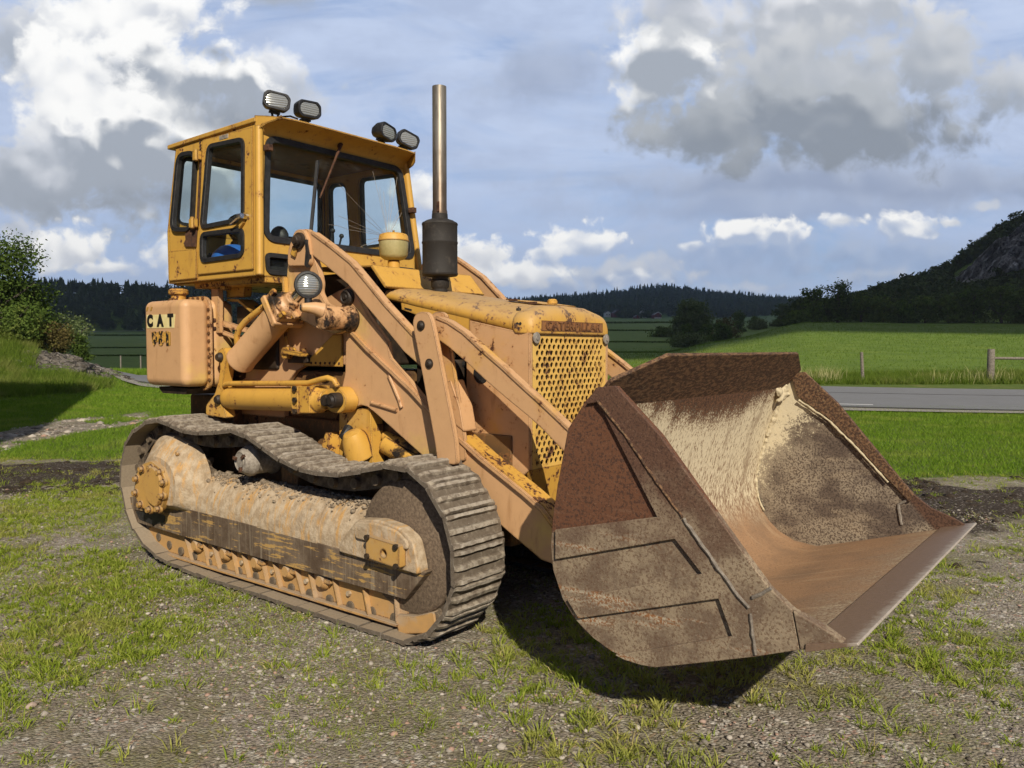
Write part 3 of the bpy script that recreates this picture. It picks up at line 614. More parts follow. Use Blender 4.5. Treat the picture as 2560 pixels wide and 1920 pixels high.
for x in (-1.741, -1.393, -1.067, -.74, -.362):
    MB().cyl((x, -.868, .152), (x, -.845, .152), .015, seg=6).build('bolt', M_cover, TR)
def half_cover(x0, x1, ry, rz, lip):
    m = MB(); rows = []; ph = [R(a) for a in range(-8, 171, 12)]
    for x in np.linspace(x0, x1, 10):
        o_ = [(x + lip * 0, -.735 - ry * math.cos(a), .425 + rz * math.sin(a)) for a in ph]
        i_ = [(x, -.735 - (ry - .02) * math.cos(a), .425 + (rz - .02) * math.sin(a)) for a in reversed(ph)]
        rows.append(o_ + i_)
    m.loft(rows); return m
half_cover(-2.03, -1.155, .168, .232, 0).build('spring_cover', M_cover, TR, 50)
half_cover(-1.15, -.58, .171, .238, 0).build('spring_cover', M_cover, TR, 50)
half_cover(-.575, -.10, .166, .226, 0).build('spring_cover', M_cover, TR, 50)
# mud crumbs lying on the covers
V, F = [], []
r2 = np.random.default_rng(5)
ICO = None
def ico(sub=1):
    b = bmesh.new(); bmesh.ops.create_icosphere(b, subdivisions=sub, radius=1); v = np.array([q.co for q in b.verts]); f = np.array([[w.index for w in q.verts] for q in b.faces]); b.free(); return v, f
IV, IF = ico(1)
def lumps(name, pos, rad, mat, parent=None, flat=.7, jit=.25, seed=1):
    rr = np.random.default_rng(seed); n = len(pos); pos = np.asarray(pos); rad = np.asarray(rad)
    sc3 = rad[:, None] * np.stack([rr.uniform(.7, 1.3, n), rr.uniform(.7, 1.3, n), flat * rr.uniform(.6, 1.2, n)], -1)
    a = rr.uniform(0, 6.28, n); ca, sa = np.cos(a), np.sin(a)
    vv = IV[None] * (1 + rr.uniform(-jit, jit, (n, len(IV), 1))) * sc3[:, None]
    x = vv[..., 0] * ca[:, None] - vv[..., 1] * sa[:, None]; y = vv[..., 0] * sa[:, None] + vv[..., 1] * ca[:, None]
    vv = np.stack([x, y, vv[..., 2]], -1) + pos[:, None]
    ff = IF[None] + (np.arange(n) * len(IV))[:, None, None]
    return fast_mesh(name, vv, ff.reshape(-1, 3), mat, parent)
n = 2600; xs = r2.uniform(-1.95, -.2, n); yy_ = -.735 + np.abs(r2.normal(0, .055, n)) * np.where(r2.random(n) < .75, 1, -1)
zz = .425 + .236 * np.sqrt(np.clip(1 - ((yy_ + .735) / .17) ** 2, 0, 1))
keep = np.abs(yy_ + .735) < .15
tag(lumps('mud_crumbs', np.stack([xs, yy_, zz], -1)[keep], (r2.gamma(1.6, .0034, n) + .002)[keep], M_clod, TR, .8, .3, 3), kind='stuff')
# sprocket with teeth, final drive housing and hub
m = MB(); T = 27; o_, i_ = [], []
for k in range(T * 4):
    a = 2 * math.pi * k / (T * 4); r_ = (.345, .385, .395, .36)[k % 4]; o_.append((-2.255 + r_ * math.cos(a), .545 + r_ * math.sin(a)))
m.prism(o_, -.80, -.72); m.build('sprocket', M_link, TR, 30, .004)
def poly_c(c, r, n=24, ph=0): return [(c[0] + r * math.cos(2 * math.pi * k / n + ph), c[1] + r * math.sin(2 * math.pi * k / n + ph)) for k in range(n)]
m = MB(); base = rnd([(-2.60, .36), (-2.545, .72), (-2.40, .885), (-2.19, .915), (-1.93, .845), (-1.80, .66), (-1.85, .40)], .09, 5); top = [(x * .62 - 2.215 * .38, z * .62 + .545 * .38) for x, z in base]; mid = [(x * .9 - 2.215 * .1, z * .9 + .545 * .1) for x, z in base]
m.loft([[(x, -.80, z) for x, z in base], [(x, -.86, z) for x, z in base], [(x, -.895, z) for x, z in mid], [(x, -.975, z) for x, z in top]])
m.build('final_drive_housing', M_cover, TR, 28, .01, 3)
hub = rnd([(-2.23, .745), (-2.09, .70), (-2.03, .62), (-2.06, .50), (-2.12, .41), (-2.24, .385), (-2.39, .405), (-2.47, .48), (-2.45, .62), (-2.35, .71)], .03, 3)
MB().prism(hub, -1.005, -.96).prism(rnd([(-2.19, .72), (-2.07, .66), (-2.07, .50), (-2.13, .43), (-2.26, .47), (-2.30, .62)], .05, 4), -1.03, -1.0).build('hub_plate', M_hubp, TR, 30, .008)
for x, z in ((-2.215, .695), (-2.34, .675), (-2.42, .60), (-2.435, .50), (-2.37, .425), (-2.25, .405), (-2.13, .425), (-2.075, .52), (-2.06, .61), (-2.10, .675)):
    MB().cyl((x, -1.0, z), (x, -1.035, z), .021, seg=6).cyl((x, -.99, z), (x, -1.012, z), .030, seg=14).build('hub_bolt', M_hubp, TR, 30, .002)
for x, z in ((-1.98, .72), (-1.93, .60), (-2.02, .80)): MB().lathe([(.018, 0), (.014, .012), (.0, .014)], (x, -.925, z), (0, -1, 0), 12).build('rivet', M_dusty, TR)
# idler, its bearing block and yoke
m = MB().lathe([(.345, 0), (.352, .012), (.352, .05), (.31, .062), (.30, .05), (.12, .028), (.10, .0)][::-1], (.088, -.845, .478), (0, 1, 0), 56)
m.lathe([(.33, .0), (.345, .012), (.345, .12), (.30, .13)], (.088, -.855, .478), (0, 1, 0), 56)
m.build('idler', M_idler, TR, 40)
MB().prism(rnd([(-.36, .40), (-.335, .46), (-.20, .60), (-.03, .618), (.12, .60), (.215, .55), (.25, .44), (.262, .38)], .03, 4), -.935, -.86).prism(rnd([(-.2, .59), (-.03, .605), (.12, .588), (.2, .54), (.2, .5), (-.2, .5)], .03, 4), -.955, -.935).build('idler_yoke', M_cover, TR, 30, .012, 3)
blk = rnd([(-.073, .54), (.170, .524), (.170, .408), (-.075, .425)], .012, 3)
m = MB().panel(blk, [poly_c((.06, .468), .022, 16)], lambda x, z: (x, -.985, z), (0, .05, 0)); m.build('bearing_block', M_hubp, TR, 30, .004)
for x, z in ((-.06, .532), (-.06, .435), (.152, .515), (.155, .418)): MB().cyl((x, -.998, z), (x, -.98, z), .016, seg=6).build('bolt', M_dark, TR)
MB().prism(rnd([(.02, .12), (.05, .02), (.32, .085), (.30, .19), (.17, .14)], .02, 3), -.875, -.82).build('track_guide', M_dusty, TR, 30, .005)
m = MB().lathe([(.0, 0), (.035, 0), (.037, .006), (.052, .006), (.060, .0), (.072, .012), (.080, .03), (.092, .05), (.097, .06), (.097, .08), (.088, .085), (.088, .2), (.1, .22), (.1, .24)], (-1.33, -.90, .803), (0, 1, 0), 32); m.build('carrier_roller', M_steel, TR, 40)
for a in (40, 160, 280): MB().obox((-1.33 + .05 * math.cos(R(a)), -.902, .803 + .05 * math.sin(R(a))), .03, .02, .018, Matrix.Rotation(-R(a), 3, 'Y')).build('roller_tab', M_rust, TR)
MB().box(-1.19, -1.02, -.70, -.60, .45, .80).build('roller_bracket', M_inner, TR, 30, .006)

# ---- hull, engine and everything between the tracks
MB().box(-2.20, .42, -.40, .40, .44, 1.04).build('main_frame', M_inner, LD, 30, .01)
MB().box(-2.52, -1.95, -.55, .55, .56, 1.17).build('rear_hull', M_inner, LD, 30, .02)
MB().box(-2.30, -.62, -.44, .44, 1.04, 1.36).build('transmission_case', M_inner, LD, 30, .02)
m = MB().box(-.45, .40, -.24, .24, 1.0, 1.45).box(-.40, .30, -.17, .17, 1.45, 1.66)
for k in range(4): m.cyl((-.32 + k * .18, -.24, 1.50), (-.32 + k * .18, -.31, 1.46), .05, seg=12)
m.build('engine_block', M_dark, LD, 30, .01)
MB().lathe([(.02, 0), (.085, 0), (.09, .01), (.09, .22), (.075, .24), (.0, .24)], (-.06, -.33, 1.2), (0, 0, 1), 20).build('oil_filter', M_dark, LD)
MB().path([(-.1, -.31, 1.16), (-.18, -.36, 1.24), (-.12, -.36, 1.38), (.05, -.33, 1.42)], .018).build('engine_hose', M_black, LD)
m = MB().prism([(-2.02, 1.04), (-2.02, 1.25), (-1.903, 1.30), (-1.866, 1.504), (-1.47, 1.64), (-1.399, 1.69), (-.90, 1.86), (-.70, 1.90), (-.62, 1.80), (-.70, 1.60), (-.836, 1.48), (-.839, 1.402), (-1.216, 1.397), (-1.324, 1.354), (-1.40, 1.29), (-1.44, 1.20), (-1.45, 1.04)], -.48, -.445)
TW = m.build('tower_plate', M_peach, LD, 30, .005)
MB().slab([(-1.235, -.497, 1.392), (-.925, -.497, 1.592), (-.84, -.497, 1.592), (-.84, -.497, 1.39)], (0, .014, 0)).build('riveted_panel', M_yellow, TW, 30, .004)
for k in range(7): MB().lathe([(.009, 0), (.006, .006), (0, .007)], (-1.14 + .046 * k, -.497, 1.412), (0, -1, 0), 8).build('rivet', M_rust, TW)
MB().prism([(-1.95, .5), (-.55, .5), (-.55, 1.05), (-1.95, 1.05)], -.47, -.42).build('skirt_plate', M_inner, LD)
m = MB().prism([(-.842, 1.13), (-.56, 1.15), (-.535, .80), (-.85, .80)], -.52, -.42); m.lathe([(.10, 0), (.075, .12), (.055, .16), (.0, .17)], (-.64, -.52, .86), (0, -.5, 1), 18); m.build('arm_stop', M_yellow, LD, 30, .006)
MB().path([(-.74, -.53, 1.02), (-.72, -.58, .98), (-.69, -.56, .93), (-.70, -.53, .90)], [.03, .034, .026, .012]).build('grease_hose', M_black, LD)
MB().prism(rnd([(-1.03, .78), (-.93, .92), (-.90, 1.0), (-.87, .92), (-.86, .78)], .03, 3), -.58, -.44).build('spring_hanger', M_yellowr, LD, 30, .008)
m = MB()
for (x0, z0, x1, z1, r_) in ((-.5, .93, -.1, .80, .06), (-.52, .98, -.2, .90, .03)): m.cyl((x0, -.44, z0), (x1, -.44, z1), r_)
m.build('steering_brake_pipe', M_grease, LD)
# platform under the cab, pedals and controls
MB().box(-2.20, -1.50, -.50, .50, 1.36, 1.60).build('fuel_transfer_box', M_dark, LD, 30, .02)
MB().box(-2.20, -1.36, -.68, .68, 1.925, 1.965).build('cab_floor_beam', M_yellowr, LD, 30, .006)
MB().prism([(-1.999, 1.93), (-1.77, 1.93), (-1.785, 1.86), (-1.995, 1.86)], -.56, -.50).build('step_bracket', M_yellowr, LD, 30, .004)
MB().slab([(-1.99, -.56, 1.855), (-1.85, -.56, 1.845), (-1.70, -.56, 1.765), (-1.71, -.56, 1.75), (-1.86, -.56, 1.825), (-1.99, -.56, 1.835)], (0, .12, 0)).build('brake_pedal', M_yellow, LD, 30, .002)
m = MB().box(-1.97, -1.72, -.50, -.36, 1.66, 1.80).cyl((-1.74, -.52, 1.72), (-1.74, -.44, 1.72), .05); m.build('pedal_box', M_dark, LD, 30, .01)
for (x, y, z) in ((-1.62, -.2, 1.7), (-1.5, .1, 1.8)): MB().path([(x, y, 1.4), (x + .03, y, z), (x + .12, y, 1.93)], .012).build('control_rod', M_rust, LD)
MB().prism([(-2.056, 1.93), (-1.965, 1.93), (-1.972, 1.61), (-2.062, 1.61)], -.64, -.60).build('cab_strut', M_peachw, LD, 30, .004)
for x, z in ((-2.01, 1.70), (-2.01, 1.642)): MB().cyl((x, -.655, z), (x, -.64, z), .016, seg=8).build('bolt', M_rust, LD)
MB().slab([(-1.97, -.61, 1.70), (-1.75, -.56, 1.645), (-1.76, -.56, 1.61), (-1.97, -.61, 1.655)], (0, .02, 0)).slab([(-1.97, -.61, 1.63), (-1.77, -.56, 1.565), (-1.78, -.56, 1.54), (-1.975, -.61, 1.60)], (0, .02, 0)).build('strut_brace', M_peachw, LD, 30, .003)
MB().slab([(-2.197, -.66, 1.985), (-1.85, -.66, 1.96), (-1.85, -.66, 1.90), (-2.197, -.66, 1.936)], (0, .05, 0)).build('cab_mount', M_yellowr, LD, 30, .004)
m = MB().path([(-1.36, -.50, 1.66), (-1.375, -.52, 1.60), (-1.335, -.53, 1.50)], .011).obox((-1.25, -.54, 1.475), .20, .07, .022, Matrix.Rotation(R(6), 3, 'Y')).cyl((-1.335, -.56, 1.475), (-1.335, -.49, 1.475), .04, seg=12)
m.cyl((-1.30, -.53, 1.49), (-1.30, -.53, 1.515), .012, seg=8).cyl((-1.17, -.53, 1.48), (-1.17, -.53, 1.505), .014, seg=8); m.build('hydraulic_valve_lever', M_grease, LD)
MB().box(-1.36, -1.15, -.52, -.47, 1.41, 1.46).build('valve_bracket', M_dark, LD, 30, .006)

# ---- fuel tank on the rear right fender
TK = MB().box(-2.527, -1.985, -.888, -.69, 1.245, 1.838).build('fuel_tank', M_peach, LD, 40, .055, 6)
fl = rnd([(-2.55, 1.865), (-1.965, 1.865), (-1.965, 1.215), (-2.55, 1.215)], .10, 8)
MB().prism(fl, -.705, -.685).build('tank_flange', M_peachw, TK, 40, .006)
MB().box(-2.53, -2.0, -.69, -.48, 1.235, 1.845).build('tank_inner_half', M_peach, TK, 40, .07, 5)
bolt = None
def bolts(pts, nm, mat, par, r_=.012, d=(0, -1, 0), l=.012):
    first = None
    for p in pts:
        if first is None: first = MB().lathe([(r_, 0), (r_, l * .8), (r_ * .7, l), (0, l)], (0, 0, 0), d, 8).build(nm, mat, par); o = first
        else: o = first.copy(); COL.objects.link(o)
        o.location = p
bolts([(-1.978, -.705, 1.29 + .0535 * k) for k in range(10)] + [(-2.48 + .062 * k, -.705, 1.853) for k in range(8)] + [(-2.05, -.705, 1.226), (-2.11, -.705, 1.226)], 'flange_bolt', M_yellowr, TK)
MB().lathe([(.052, 0), (.048, .045), (.050, .05), (.062, .052), (.066, .06), (.066, .078), (.058, .088), (.04, .094), (0, .096)], (-2.245, -.775, 1.828), (0, 0, 1), 24).build('filler_cap', M_yellowr, TK)
DX = .0035
DEC = MB().slab([(-2.470, -.8905, 1.741), (-2.085, -.8905, 1.737), (-2.101, -.8905, 1.645), (-2.466, -.8905, 1.647)], (0, .002, 0)).build('brand_decal', M_cream, TK, 0)
MR = Matrix(((1, 0, 0), (0, 0, -1), (0, 1, 0))).to_4x4()            # text plane facing -Y
def side_text(nm, s, x, y, z, size, mat, par, **kw):
    return text_mesh(nm, s, size, mat, par, Matrix.Translation((x, y, z)) @ MR, **kw)
for s, x in (('C', -2.420), ('A', -2.281), ('T', -2.144)): side_text('decal_letter', s, x, -.8925, 1.694, .106, M_ink, TK, extrude=.001, offset=.0075, xscale=1.0)
MB().slab([(-2.408, -.8905, 1.618), (-2.150, -.8905, 1.616), (-2.152, -.8905, 1.526), (-2.19, -.8905, 1.524), (-2.22, -.8905, 1.548), (-2.402, -.8905, 1.552)], (0, .002, 0)).build('number_decal', M_yellow, TK, 0)
for s, x in (('9', -2.362), ('5', -2.272), ('1', -2.19)): side_text('decal_number', s, x, -.8925, 1.570, .115, M_peel, TK, extrude=.001, offset=.0105)
for x in (-2.462, -2.405): MB().slab([(x - .014, -.8905, 1.768), (x + .006, -.8905, 1.768), (x + .018, -.8905, 1.796), (x, -.8905, 1.796)], (0, .002, 0)).build('paint_mark', M_yellow, TK, 0)
MB().prism([(-2.44, 1.215), (-2.40, 1.19), (-2.10, 1.19), (-2.06, 1.23), (-2.45, 1.235)], -.82, -.5).build('tank_cradle', M_dark, LD)

# ---- lift arm, tilt lever, links and rams of one side, mirrored to the other
def arm_side():
    parts = []
    a = [(-.79, 1.823), (-.768, 1.86), (-.72, 1.885), (-.67, 1.87), (-.63, 1.80), (-.55, 1.70), (-.385, 1.544), (-.36, 1.449), (-.225, 1.343), (-.028, 1.172), (.203, 1.015), (.345, .930), (.492, .852), (.632, .778), (.74, .713), (.80, .655), (1.13, .53), (1.13, .40), (.723, .452), (.539, .548), (-.17, .943), (-.50, 1.13), (-.559, 1.158), (-.615, 1.166), (-.68, 1.145), (-.745, 1.130), (-.79, 1.15), (-.805, 1.205), (-.785, 1.28), (-.757, 1.362), (-.748, 1.592), (-.738, 1.745)]
    A_ = MB().prism(a, -.54, -.505).build('lift_arm', M_peach, LD, 30, .004); parts.append(A_)
    # box section of the front half
    MB().prism([(.05, 1.09), (.203, 1.00), (.80, .645), (1.13, .52), (1.13, .41), (.72, .462), (.539, .558), (-.05, .87)], -.505, -.425).build('arm_box', M_yellowr, A_, 30, .006)
    fl_ = [(-.735, 1.655), (-.543, 1.516), (-.381, 1.413), (-.175, 1.282), (-.028, 1.172), (.203, 1.022), (.345, .936), (.492, .858), (.632, .784), (.74, .719), (.81, .65), (1.14, .53)]
    for y0, y1, i0, dz in ((-.562, -.538, 0, .0), (-.545, -.425, 4, .006)):
        q = [(x, z + dz) for x, z in fl_[i0:]]; MB().prism(q + [(x - .012, z - .022) for x, z in reversed(q)], y0, y1).build('arm_flange', M_peachw if dz == 0 else M_yellowr, A_, 30, .004)
    MB().path([(-.365, -.545, 1.35), (-.325, -.545, 1.285), (-.28, -.545, 1.21), (-.262, -.545, 1.165)], .011).build('stop_rod', M_peachw, A_)
    MB().path([(-.520, -.545, 1.186), (-.43, -.545, 1.172), (-.30, -.545, 1.150)], .012).build('stop_rod', M_peachw, A_)
    MB().lathe([(.0, -.014), (.014, -.014), (.018, -.006), (.030, -.006), (.034, -.012), (.040, -.010), (.046, 0), (.050, .002), (.052, .03)], (-.716, -.565, 1.812), (0, 1, 0), 28).build('pivot_pin', M_dark, A_)
    MB().prism(rnd([(-.845, 1.26), (-.70, 1.28), (-.62, 1.20), (-.66, 1.125), (-.74, 1.115), (-.82, 1.14)], .04, 4), -.64, -.54).build('ram_lug', M_yellow, A_, 30, .006)
    # tilt lever with lamp, boss and spout
    b = rnd([(-1.105, 2.245), (-1.03, 2.245), (-.985, 2.19), (-.965, 2.06), (-.925, 1.97), (-.905, 1.90), (-.918, 1.85), (-.862, 1.78), (-.79, 1.755), (-.680, 1.745), (-.680, 1.610), (-.782, 1.588), (-.962, 1.633), (-1.12, 1.69), (-1.20, 1.77), (-1.245, 1.88), (-1.245, 1.98), (-1.225, 2.07), (-1.175, 2.17)], .022, 3)
    B_ = MB().prism(b, -.60, -.56).build('tilt_lever', M_peach, LD, 30, .005); parts.append(B_)
    MB().prism(rnd([(-1.11, 2.24), (-1.03, 2.24), (-.985, 2.18), (-.965, 2.06), (-.975, 2.01), (-1.19, 2.02), (-1.185, 2.12)], .03, 3), -.635, -.598).build('lever_pad', M_peach, B_, 30, .006)
    MB().prism([(-1.246, 1.96), (-1.240, 1.86), (-1.20, 1.765), (-1.12, 1.685), (-1.10, 1.70), (-1.18, 1.78), (-1.222, 1.87), (-1.23, 1.96)], -.64, -.598).build('lever_rim', M_peachw, B_, 30, .004)
    MB().lathe([(0, -.03), (.024, -.03), (.028, -.02), (.034, -.018), (.036, 0), (.05, .002), (.052, .03)], (-1.055, -.655, 2.168), (0, 1, 0), 20).build('lever_pin', M_dark, B_)
    MB().obox((-1.105, -.645, 2.105), .05, .012, .06, Matrix.Rotation(R(25), 3, 'Y')).build('pin_keeper', M_grease, B_, 30, .004)
    MB().prism([(-.985, 2.17), (-.965, 2.06), (-.985, 2.0), (-1.005, 2.02), (-.992, 2.10), (-1.0, 2.17)], -.645, -.62).build('grease_streak', M_black, B_)
    MB().lathe([(.0, 0), (.055, 0), (.068, .008), (.070, .02), (.070, .17), (.078, .19), (.078, .22)], (-.692, -.765, 1.682), (0, 1, 0), 28).build('lever_boss', M_greasep, B_)
    MB().path([(-.70, -.74, 1.722), (-.725, -.79, 1.738), (-.748, -.835, 1.740), (-.760, -.858, 1.740)], [.048, .036, .027, .024], 14).build('pin_spout', M_peachw, B_)
    MB().cyl((-.7602, -.8585, 1.740), (-.762, -.862, 1.740), .017, seg=14).build('spout_mouth', M_black, B_)
    dirl = Vector((.86, -.51, .03)).normalized(); c = Vector((-.80, -.775, 1.875))
    H_ = MB().lathe([(.0, -.085), (.045, -.082), (.066, -.06), (.079, -.02), (.081, .0), (.082, .012), (.078, .02), (.066, .022), (.065, .012)], c, dirl, 36).cyl(c - Vector((0, 0, .075)), c - Vector((0, 0, .125)), .022, seg=12).obox(c - Vector((.0, 0, .135)), .05, .035, .02).build('headlamp', M_black, LD, 40); parts.append(H_)
    MB().lathe([(.066, .010), (.052, .022), (.03, .030), (0, .032)], c, dirl, 36).build('lens', M_lens, H_)
    # links
    t1 = [(-1.02, 2.235), (-.969, 2.217), (-.796, 2.122), (-.613, 2.012), (-.460, 1.879), (-.323, 1.758), (-.191, 1.655), (-.063, 1.556), (.03, 1.48)]; b1 = [(-1.03, 2.10), (-.984, 2.083), (-.845, 2.005), (-.637, 1.880), (-.472, 1.741), (-.304, 1.600), (-.172, 1.486), (-.040, 1.404), (.05, 1.37)]
    L1 = MB().prism(t1 + b1[::-1], -.612, -.566).build('tilt_link', M_peach, LD, 30, .005); parts.append(L1)
    q = t1[1:]; MB().prism([(x, z + .004) for x, z in q] + [(x - .006, z - .012) for x, z in reversed(q)], -.618, -.556).build('link_edge', M_peachw, L1, 30, .003)
    t2 = [(.0, 1.68), (.081, 1.673), (.163, 1.647), (.271, 1.592), (.400, 1.500), (.525, 1.418), (.646, 1.332), (.770, 1.247), (.883, 1.166), (1.00, 1.08), (1.18, .97)]; b2 = [(.02, 1.57), (.108, 1.541), (.172, 1.507), (.314, 1.415), (.442, 1.327), (.566, 1.248), (.693, 1.172), (.777, 1.115), (.90, 1.02), (1.02, .95), (1.13, .88)]
    L2 = MB().prism(t2 + b2[::-1], -.612, -.566).build('bucket_link', M_peachw, LD, 30, .005); parts.append(L2)
    MB().prism([(x, z + .004) for x, z in t2[1:]] + [(x - .006, z - .012) for x, z in reversed(t2[1:])], -.618, -.556).build('link_edge', M_peachw, L2, 30, .003)
    lv = rnd([(-.047, 1.651), (-.022, 1.692), (.026, 1.702), (.072, 1.692), (.095, 1.655), (.118, 1.581), (.262, 1.033), (.275, .90), (.135, .90), (.118, 1.0), (.023, 1.378), (-.033, 1.582)], .03, 4)
    V_ = MB().prism(lv, -.668, -.636).build('rocker_lever', M_peach, LD, 30, .004); parts.append(V_)
    MB().prism([(x + .012 - .05 * min(1, max(0, (1.68 - z) / .25)), z + .004) for x, z in lv], -.555, -.53).build('rocker_plate', M_peachw, V_, 30, .004)
    for x, z in ((.020, 1.626), (.080, 1.423)): MB().lathe([(0, -.014), (.010, -.014), (.017, -.009), (.021, -.004), (.027, -.004), (.028, .004)], (x, -.670, z), (0, 1, 0), 22).build('rocker_pin', M_dark, V_)
    MB().prism([(.10, 1.33), (.13, 1.335), (.195, 1.19), (.225, 1.06), (.12, 1.12)], -.56, -.45).build('cross_bracket', M_peachw, V_, 30, .006)
    # rams
    Cb = MB().lathe([(.0, 0), (.05, 0), (.066, .012), (.072, .03), (.0765, .06), (.0765, .83)], (-1.882, -.635, 1.164), (.84, 0, .026), 32).build('lift_ram', M_yellow, LD, 40); parts.append(Cb)
    hx = Vector((.84, 0, .026)).normalized(); h0 = Vector((-1.045, -.635, 1.190)); ry = Matrix.Rotation(-R(1.8), 3, 'Y')
    MB().obox(h0 + hx * .03, .07, .18, .172, ry).obox(h0 + hx * .12, .10, .165, .165, ry).lathe([(.088, .16), (.07, .19), (.062, .24), (.0, .24)], h0, hx, 24).build('ram_head', M_grease, Cb, 30, .008)
    for dy in (-.095,):
        for dz in (-.07, .07, .0): MB().cyl(h0 + hx * .05 + Vector((0, dy, dz)), h0 + hx * .05 + Vector((0, dy - .014, dz)), .018, seg=6).build('ram_bolt', M_dark, Cb)
    MB().cyl(h0 + hx * .2, h0 + hx * .36, .036).build('ram_rod', M_chrome, Cb)
    MB().lathe([(.0, -.012), (.022, -.012), (.028, -.006), (.032, 0), (.042, .0), (.046, .01), (.046, .10)], (-.70, -.70, 1.198), (0, 1, 0), 24).lathe([(.0, 0), (.03, .0), (.036, .01), (.036, .09)], (-.765, -.70, 1.196), (0, 1, 0), 20).build('rod_eye', M_dark, Cb)
    MB().path([(-1.86, -.67, 1.255), (-1.80, -.68, 1.268), (-1.4, -.68, 1.28), (-.934, -.68, 1.294), (-.82, -.68, 1.318), (-.753, -.675, 1.330), (-.71, -.665, 1.318), (-.695, -.65, 1.28)], .0175, 12).build('ram_pipe', M_yellow, Cb)
    D_ = MB(); p0, p1 = Vector((-1.748, -.62, 1.420)), Vector((-1.285, -.62, 1.727)); ax = (p1 - p0).normalized(); Ln = (p1 - p0).length
    D_.lathe([(.0, -.03), (.06, -.02), (.088, .0), (.098, .004), (.098, .022), (.094, .03), (.094, Ln)], p0, ax, 36); D_ = D_.build('tilt_ram', M_peach, LD, 40); parts.append(D_)
    rt = Matrix.Rotation(-math.atan2(ax.z, ax.x), 3, 'Y')
    MB().obox(p1 + ax * .02, .05, .225, .225, rt).build('ram_flange', M_peachw, D_, 30, .012)
    MB().obox(p1 + ax * .065, .05, .20, .20, rt).lathe([(.095, .08), (.088, .12), (.06, .14), (.055, .17), (0, .17)], p1, ax, 24).build('ram_head', M_greasep, D_, 30, .01)
    for sy in (-.085, 0, .085):
        for sz in (-.085, .085): MB().cyl(p1 + ax * .085 + Vector((0, sy, 0)) + rt @ Vector((0, 0, sz)), p1 + ax * .125 + Vector((0, sy, 0)) + rt @ Vector((0, 0, sz)), .02, seg=6).build('ram_bolt', M_yellowr, D_, 30, .002)
    MB().cyl(p1 + ax * .1, p1 + ax * .36, .032).build('ram_rod', M_chrome, D_)
    MB().path([(-1.72, -.64, 1.49), (-1.700, -.67, 1.54), (-1.688, -.68, 1.59), (-1.655, -.68, 1.638), (-1.59, -.675, 1.685), (-1.516, -.67, 1.722), (-1.38, -.665, 1.782), (-1.33, -.65, 1.80)], .020, 12).build('ram_pipe', M_yellow, D_)
    K_ = MB().prism(rnd([(-1.863, 1.515), (-1.93, 1.485), (-1.945, 1.443), (-1.897, 1.391), (-1.925, 1.28), (-1.975, 1.19), (-2.087, 1.108), (-2.09, 1.04), (-1.83, 1.03), (-1.885, 1.147), (-1.87, 1.28), (-1.845, 1.374), (-1.82, 1.45)], .02, 3), -.675, -.60).build('ram_bracket', M_yellow, LD, 30, .008); parts.append(K_)
    for x, z in ((-1.893, 1.445), (-1.918, 1.155)): MB().lathe([(0, -.02), (.022, -.02), (.028, -.01), (.034, 0), (.034, .02)], (x, -.685, z), (0, 1, 0), 18).build('bracket_pin', M_dark, K_)
    return parts
for p in arm_side(): copy_tree(p, LD, True)
TL = copy_tree(TR, LD, True); TL['label'] = 'far left track seen only in gaps under the machine'

# ---- hood, nose, radiator guard
def hood_loop(x, zc, zs, zl, hw, sy):
    h = [(-hw, zl), (-hw - .004, zl + (zs - zl) * .35), (-hw + .006, zl + (zs - zl) * .70), (-hw + .030, zs - .004), (-sy, zs + .008), (-sy * .6, zc - .006), (0, zc)]
    return h + [(-y, z) for y, z in reversed(h[:-1])]
secs = [(-.555, 1.888, 1.868, 1.812, .395, .33), (-.30, 1.850, 1.824, 1.755, .393, .33), (0, 1.800, 1.766, 1.695, .392, .33), (.25, 1.764, 1.722, 1.642, .390, .33), (.425, 1.742, 1.692, 1.604, .388, .33)]
m = MB(); rows = [[(s[0], y, z) for y, z in hood_loop(*s)] for s in secs]; th = .012
inn = [[(s[0], y * .965, z - th) for y, z in hood_loop(*s)] for s in secs]
m.loft([a + b[::-1] for a, b in zip(rows, inn)]); HD = m.build('hood', M_hood, LD, 50)
MB().slab([(.14, -.10, 1.786), (.40, -.10, 1.748), (.40, .24, 1.748), (.14, .24, 1.786)], (0, 0, .006)).build('filler_flap', M_yellow, HD, 30, .003)
for x in (.20, .34): MB().obox((x, -.105, 1.782 - (x - .2) * .16), .05, .02, .014).build('flap_hinge', M_rust, HD)
MB().lathe([(.03, 0), (.03, .02), (.02, .03), (0, .03)], (.33, .10, 1.762), (0, 0, 1), 14).build('hood_knob', M_yellow, HD)
MB().lathe([(.014, 0), (.014, .02), (.006, .022), (0, .03)], (.40, -.31, 1.70), (0, 0, 1), 10).build('hood_catch', M_dark, HD)
MB().prism([(-.43, 1.80), (.12, 1.68), (.12, 1.56), (-.04, 1.605), (-.26, 1.690), (-.42, 1.735)], -.389, -.383).build('hood_skirt', M_yellow, HD, 30, .002)
MB().prism([(-.43, 1.80), (.12, 1.68), (.12, 1.56), (-.04, 1.605), (-.26, 1.690), (-.42, 1.735)], .383, .389).build('hood_skirt', M_yellow, HD, 30, .002)
MB().prism([(-.395, 1.748), (-.335, 1.735), (-.335, 1.724), (-.395, 1.737)], -.3905, -.388).build('skirt_slot', M_black, HD, 0)
nose = []
